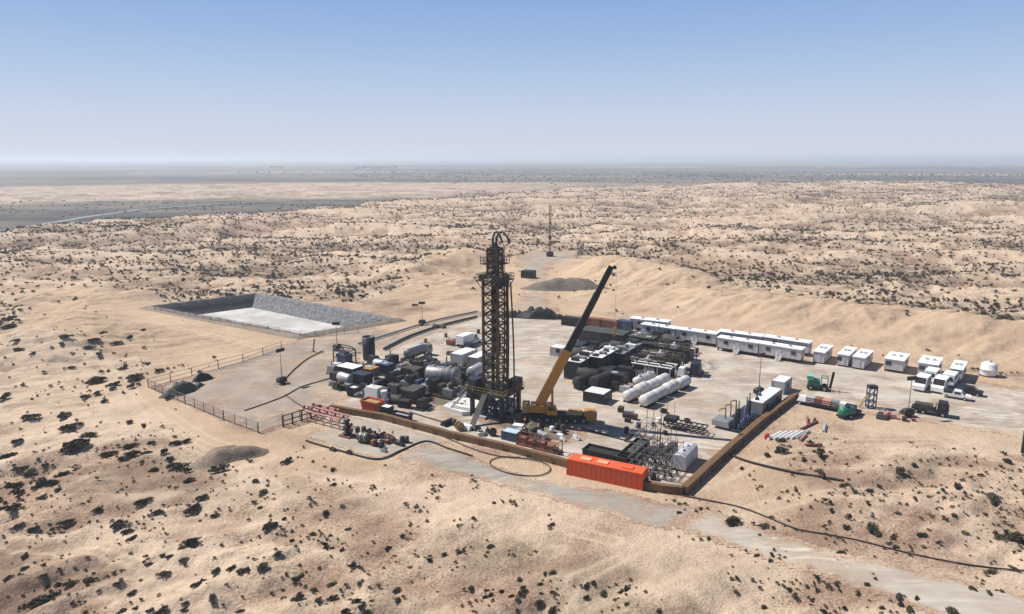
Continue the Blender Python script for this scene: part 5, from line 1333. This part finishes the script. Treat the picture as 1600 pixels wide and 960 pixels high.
def wellhead(label, p):
    c = at(*p); t = thing("wellhead", label, "wellhead", c, EX)
    MB().lathe([(.5, 0), (.5, .5), (.8, .55), (.8, .8), (.45, .85), (.45, 1.6), (.75, 1.65), (.75, 1.95), (.4, 2.0), (.4, 2.9), (.6, 2.95), (.6, 3.2), (.02, 3.25)], 14).build("stack", BLACK, t)
    for z in (1.2, 2.4):
        o = MB().tube([(-1.0, 0, z), (1.0, 0, z)], .25, 10).build("valve", DARK, t); MB().tube([(1.0, 0, z), (1.08, 0, z)], .4, 12).build("handwheel", RUST, o)
    MB().box(-1.3, 1.3, -1.0, 1.0, .02, .35).build("cellar_frame", RUST, t)
wellhead("black upright wellhead stack on the concrete slab", (543, 682))
cyl_tank("dull green small tank lying on the concrete slab", pxv((560, 690)), pxv((578, 693)), .85, OLIVE, .2, None, bands=2, hatch=False, dome=.3)
pump("dark pump set behind the wellhead on the slab", corner(588, 688, 4, 1.8), EX, DARK, .5)
pump("rust coloured pump set at the right end of the slab machinery", corner(608, 690, 3, 1.6), EX, RUST, .42)
for k, (px, py) in enumerate(((520, 704), (546, 709), (600, 706), (628, 697))):
    b = MB(); b.hexa([(-.55, -.35), (.55, -.35), (.55, .35), (-.55, .35)], .0, .5, [(-.45, -.25), (.45, -.25), (.45, .25), (-.45, .25)]); b.box(-.1, .1, -.1, .1, .5, .75); o = b.build("anchor_block", (OLIVE, DARK, GREY, DARK)[k]); o.location = at(px, py, .05); o.rotation_euler = (0, 0, EX)
    tag(o, ("low green block on the slab's left part", "low dark block near the slab's front edge", "low grey block on the open slab", "low dark block near the slab's right edge")[k], "block", "small blocks on the slab")
path_tube("black_pipe", "black pipe running round the concrete slab and up the road edge", "pipe", [(*at(*p).xy, .2) for p in ((478, 690), (500, 697), (540, 708), (592, 719), (630, 704), (666, 691), (700, 702), (738, 714))], .15, BLACK)
path_tube("hose_loop", "dark hose lying in a big oval loop beside the front wall", "hose", [(*at(*p).xy, .16) for p in ((690, 682), (740, 703), (780, 714), (830, 719), (856, 728), (858, 738), (838, 745), (800, 742), (772, 732), (766, 722), (782, 716), (812, 716))], .09, DARK)
path_tube("black_pipeline", "thick black pipeline leaving the right wall across the sand", "pipeline", gpts((1128, 706), (1160, 720), (1200, 731), (1250, 742), (1300, 750), (1318, 753), dz=.2), .2, BLACK)
path_tube("long_hose", "long thin dark hose snaking from the wall corner to the right edge", "hose", gpts((1068, 776), (1110, 784), (1160, 795), (1200, 810), (1245, 828), (1300, 838), (1350, 848), (1420, 866), (1500, 882), (1560, 890), (1640, 896), dz=.15), .09, BLACK)
path_tube("yard_pipe", "thin pale yellow pipe curving out of the left yard", "pipe", [(*at(*p).xy, .25) for p in ((446, 592), (462, 576), (480, 562), (505, 549))], .16, OCHRE)
path_tube("yard_cable", "dark cable across the left yard to the gantry", "cable", [(*at(*p).xy, .14) for p in ((382, 643), (440, 622), (470, 606), (506, 595), (530, 588))], .12, DARK)
path_tube("yard_cable", "dark cable from the left yard to the pipe manifold", "cable", [(*at(*p).xy, .14) for p in ((446, 617), (462, 630), (485, 642), (505, 650))], .12, DARK)
path_tube("site_dark_line", "dark shadow strip on the sand running from the crane to the frame", "cable", [(*at(*p).xy, .14) for p in ((900, 668), (930, 676), (960, 685), (990, 692))], .14, DARK)  # dark tube added along the sand as a painted shadow line
path_tube("site_dark_line", "dark cable behind the front wall from skip to derrick", "cable", [(*at(*p).xy, .14) for p in ((640, 645), (690, 660), (740, 672), (790, 685), (850, 694))], .12, DARK)
def embankment_pipe():
    path_tube("flow_line", "dark flow line along the raised track to the derrick", "pipe", [(*at(*p).xy, .5) for p in ((600, 548), (640, 528), (690, 511), (745, 497))], .34, DARK)
    path_tube("flow_line", "second dark flow line on the far side of the raised track", "pipe", [(*at(*p).xy, .5) for p in ((560, 540), (620, 521), (680, 503), (745, 489))], .28, GREY)
embankment_pipe()
def slanted_post(label, p, lean, h, mat):
    c = ground_at(*p); o = MB().bar((0, 0, -.2), (lean, 0, h), .45, .3).bar((-.5, 0, 0), (.5, 0, .02), .6, .4).build("marker_post", mat); o.location = c; return tag(o, label, "post")
slanted_post("leaning ochre post on the sand below the pit", (489, 550), .6, 3.6, OCHRE)
o = MB().bar((0, 0, 0), (0, 0, 4.2), .35).bar((.5, 0, 0), (.5, 0, 3.8), .3).bar((-.1, 0, 2), (.6, 0, 2.2), .2).build("dark_post", DARK); o.location = ground_at(1597, 708); tag(o, "pair of dark posts at the right edge of the photo", "post")

# ------------------------------------------------------------------ fences
def fence(label, pts, h=2.1, step=3.0, mesh=True, mat=RUSTY, group=None, corner_posts=True):
    P = [ground_at(*p) for p in pts]; c = P[0].copy()
    t = thing("fence", label, "fence", c, 0, group); ps = MB(); wr = MB()
    for i in range(len(P)-1):
        d = P[i+1]-P[i]; n = max(1, int(d.length/step))
        for k in range(n+(i == len(P)-2)):
            q = P[i]+d*k/n-c; q.z = float(hgt(np.array([q.x+c.x]), np.array([q.y+c.y]))[0])-c.z; ps.bar(q-Vector((0, 0, .2)), q+Vector((0, 0, h)), (.09 if k else .14) if mesh else .14)
        for z in (.1, h*.5, h-.05): wr.bar(P[i]-c+Vector((0, 0, z)), P[i+1]-c+Vector((0, 0, z)), .045 if mesh else .09)
        if mesh:
            m = int(d.length/.45)
            for k in range(m):
                q = P[i]+d*k/m-c; e = P[i]+d*min(1, (k+3.5)/m)-c
                wr.bar(q+Vector((0, 0, .1)), e+Vector((0, 0, h-.05)), .022); wr.bar(q+Vector((0, 0, h-.05)), e+Vector((0, 0, .1)), .022)
    ps.build("post", mat, t); wr.build("wire_mesh", GREY, t); return t
fence("wire mesh fence along the near side of the left yard", ((232, 606), (290, 632), (350, 657), (404, 677)))
fence("short wire fence from the yard corner to the dark gate frame", ((404, 677), (442, 663)))
fence("wire fence along the yard's far side below the pit", ((232, 606), (300, 588), (380, 566), (440, 546)), step=5.0, mesh=False)
fence("wire fence round the near bank of the pit", ((242, 486), (330, 503), (420, 519), (470, 528), (560, 520)), h=1.8, step=3.5)
fence("low wire fence round the far pad with the aerial mast", ((806, 398), (836, 388), (912, 388), (900, 404)), h=2.2, step=6, mesh=False, mat=DARK)
def gate():
    c, yaw, L = front((443, 668), (500, 650), .1); t = thing("pipe_gate", "dark square gate frame at the corner of the left yard", "gate", c, yaw); b = MB()
    for k in range(5): b.bar((-L/2+L*k/4, 0, 0), (-L/2+L*k/4, 0, 2.3), .24)
    for z in (.3, 1.2, 2.25): b.bar((-L/2, 0, z), (L/2, 0, z), .16)
    b.build("frame", DARK, t); w_ = MB()
    for k in range(20): w_.bar((-L/2+L*k/20, 0, .3), (-L/2+L*(k+1)/20, 0, 2.2), .04)
    w_.build("mesh_panel", GREY, t)
gate()
def aerial():
    c = ground_at(859, 401); h = height_at(c.y, 316)-c.z
    t = thing("aerial_mast", "tall slim dark aerial mast on the far fenced pad", "mast", c, .3); b = MB(); w_ = .55
    cs = [(w_, 0), (-w_/2, w_*.87), (-w_/2, -w_*.87)]
    for x, y in cs: b.bar((x, y, 0), (x, y, h*.94), .16)
    n = 16
    for i in range(n):
        for k in range(3):
            a, d = cs[k], cs[(k+1) % 3]; b.bar((*a, h*.94*i/n), (*d, h*.94*(i+1)/n), .10)
    b.build("lattice", DARK, t); MB().bar((0, 0, h*.9), (0, 0, h), .12).build("aerial", DARK, t)
    MB().box(-1.6, 1.6, -1.2, 1.2, 0, 2.4).build("base_hut", DARK, t)
    MB().box(-.7, .7, -.5, .5, h*.32, h*.38).box(-.5, .5, -.4, .4, h*.60, h*.64).build("antenna_box", BLACK, t)
aerial()
container("dark hut beside the track to the aerial mast", corner(830, 436, 5, 4), EX, 5, 4, 3.0, BLACK, DARK, None, "hut", "hut")
def far_road():
    pts = [(-60, 368), (60, 350), (130, 338), (220, 325), (330, 318), (470, 312)]
    P = [at(*p, -14) for p in pts]; V = []; Fc = []; Q = []
    for i in range(len(P)-1):
        for k in range(12): Q.append(P[i].lerp(P[i+1], k/12))
    for i, p in enumerate(Q):
        d = (Q[min(i+1, len(Q)-1)]-Q[max(0, i-1)]).normalized(); n = Vector((-d.y, d.x, 0))*5
        for q in (p+n, p-n): V.append((q.x, q.y, float(hgt(np.array([q.x]), np.array([q.y]))[0])+.5))
    Fc = [(2*i, 2*i+1, 2*i+3, 2*i+2) for i in range(len(Q)-1)]
    tag(np_mesh("far_road", V, Fc, simple_ground("asphalt", (.20, .20, .20), (.24, .24, .24), .3)), kind="structure")
far_road()

# ------------------------------------------------------------------ small gear standing about the site
def footprints():
    out = []
    for o in list(COL.objects):
        if o.parent is not None or "category" not in o or o["category"] in ("shrub", "scrub", "trees"): continue
        ms = [o]+list(o.children); b = []
        for m in ms:
            if m.type == 'MESH' and m.data is not None and len(m.data.vertices):
                b += [(v[0], v[1]) for v in m.bound_box]
        if not b: continue
        if o["category"] in ("fence", "wall", "hose", "cable", "pipe", "pipeline", "aerial"): continue
        xs = [q[0] for q in b]; ys = [q[1] for q in b]
        out.append((o.location.x, o.location.y, o.rotation_euler.z, min(xs), max(xs), min(ys), max(ys)))
    return out
def gear():
    FP = footprints(); rr = random.Random(21); placed = []
    PALE, DK, BR = (TARP, WHITE, LGREY), (DARK, BLACK, NAVY, MANG), (RUST, RUSTY)
    CN = {TARP: "pale", WHITE: "white", LGREY: "light grey", DARK: "dark", BLACK: "black", NAVY: "navy", MANG: "charcoal", RUST: "rust red", OCHRE: "ochre", BLUE: "blue", RUSTY: "brown", PINK: "pinkish", GREY: "grey"}
    def free(x, y, r):
        for ox, oy, a, x0, x1, y0, y1 in FP:
            dx, dy = x-ox, y-oy; u = dx*math.cos(a)+dy*math.sin(a); v = -dx*math.sin(a)+dy*math.cos(a)
            if x0-r < u < x1+r and y0-r < v < y1+r: return False
        return all(math.hypot(x-q[0], y-q[1]) > r+q[2] for q in placed)
    def make(kind, m, s):
        if kind == "crate":
            b = MB(); b.box(-s, s, -s*.7, s*.7, .14, s*1.3)
            for x in (-s, 0, s-.1): b.box(x, x+.1, -s*.7-.05, -s*.7-.003, .14, s*1.3); b.box(x, x+.1, s*.7+.003, s*.7+.05, .14, s*1.3)
            b.box(-s, s, -s*.6, -s*.4, 0, .138); b.box(-s, s, s*.4, s*.6, 0, .138); return b
        if kind == "drum":
            return MB().lathe([(.02, 0), (.45, .02), (.45, .45), (.49, .48), (.45, .51), (.45, 1.05), (.42, 1.1), (.02, 1.08)], 14)
        if kind == "engine_unit":
            b = MB(); b.box(-s*1.2, s*1.2, -s*.6, s*.6, .02, .3); b.hexa([(-s, -s*.55), (s*.5, -s*.55), (s*.5, s*.55), (-s, s*.55)], .302, s*1.3, [(-s*.9, -s*.4), (s*.4, -s*.4), (s*.4, s*.4), (-s*.9, s*.4)])
            b.tube([(s*.85, 0, .3), (s*.85, 0, s*1.1)], s*.3, 10); b.tube([(-s*.3, 0, s*1.28), (-s*.3, 0, s*2.1)], .11, 8); return b
        if kind == "small_tank":
            b = MB().tank((-s, 0, s*.75), (s, 0, s*.75), s*.6, .3, 14); b.box(-s*.9, -s*.6, -s*.5, s*.5, 0, s*.4); b.box(s*.6, s*.9, -s*.5, s*.5, 0, s*.4); return b
        if kind == "pipe_stack":
            b = MB()
            for j in range(3):
                for k in range(5-j): b.tube([(-s*1.8, (k-2+j*.5)*.32, .16+j*.28), (s*1.8, (k-2+j*.5)*.32, .16+j*.28)], .155, 8)
            return b
        b = MB()                                                  # cable_coil
        for k in range(3): b.tube([(.8*s*math.cos(a*.5236), .8*s*math.sin(a*.5236), .15+k*.2) for a in range(13)], .13, 6)
        return b
    WORD = {"crate": "crate", "drum": "drum", "engine_unit": "engine unit", "small_tank": "small tank", "pipe_stack": "stack of pipes", "cable_coil": "cable coil"}
    seen = set()
    for poly, n, kinds, mats, where, s0, s1 in (
        (((505, 585), (640, 562), (745, 590), (748, 632), (640, 640), (530, 612)), 74, ("engine_unit", "engine_unit", "crate", "small_tank", "drum", "pipe_stack"), DK*4+(LGREY, TARP, RUST, RUSTY, GREY), "left machinery", .8, 2.4),
        (((880, 560), (985, 520), (1095, 552), (1090, 590), (970, 616), (890, 606)), 70, ("engine_unit", "crate", "small_tank", "engine_unit", "pipe_stack"), DK*4+PALE, "machinery behind crane", .9, 2.6),
        (((690, 610), (830, 640), (905, 690), (790, 692), (700, 664)), 34, ("crate", "drum", "cable_coil", "engine_unit", "pipe_stack"), DK+PALE+BR, "ground by derrick", .45, 1.1),
        (((985, 712), (1050, 700), (1062, 742), (1010, 752)), 12, ("crate", "pipe_stack", "drum"), DK+BR, "scaffold corner", .4, .9),
        (((556, 672), (640, 690), (610, 702), (560, 696)), 14, ("crate", "drum", "engine_unit"), DK+BR, "slab machinery", .3, .7),
        (((930, 640), (1060, 640), (1100, 668), (1010, 690), (950, 665)), 12, ("crate", "drum", "cable_coil"), DK+PALE+BR, "open pad", .35, .8),
        (((1360, 645), (1430, 642), (1440, 660), (1370, 655)), 9, ("crate", "drum", "pipe_stack"), (PINK, RUST, MANG, RUSTY, PINK), "right pad edge", .35, .7),
        (((690, 500), (760, 520), (760, 560), (640, 560)), 9, ("crate", "drum", "pipe_stack"), DK+BR, "pad behind derrick", .5, 1.2)):
        P = PX(*poly); xs = [p.x for p in P]; ys = [p.y for p in P]; c = 0; tries = 0
        while c < n and tries < n*40:
            tries += 1; x, y = rr.uniform(min(xs), max(xs)), rr.uniform(min(ys), max(ys))
            if poly_sd(np.array([x]), np.array([y]), P)[0] > 0: continue
            s = rr.uniform(s0, s1); k = rr.choice(kinds); m = rr.choice(mats); r = s*(1.8 if k == "pipe_stack" else 1.1) if k != "drum" else .5
            if not free(x, y, r*.62): continue
            o = make(k, m, s).build(k, m); o.location = (x, y, .055); o.rotation_euler = (0, 0, EX+rr.choice((0, math.pi/2))+rr.uniform(-.25, .25))
            px, py = pix((x, y, 0)); lab = f"{CN[m]} {WORD[k]} in {where}, {px[0]/16:.1f}% across, {py[0]/9.6:.1f}% down photo"
            tag(o, lab, WORD[k].split()[-1] if k != "pipe_stack" else "pipes", "small gear in "+where); placed.append((x, y, r*.62)); c += 1
gear()
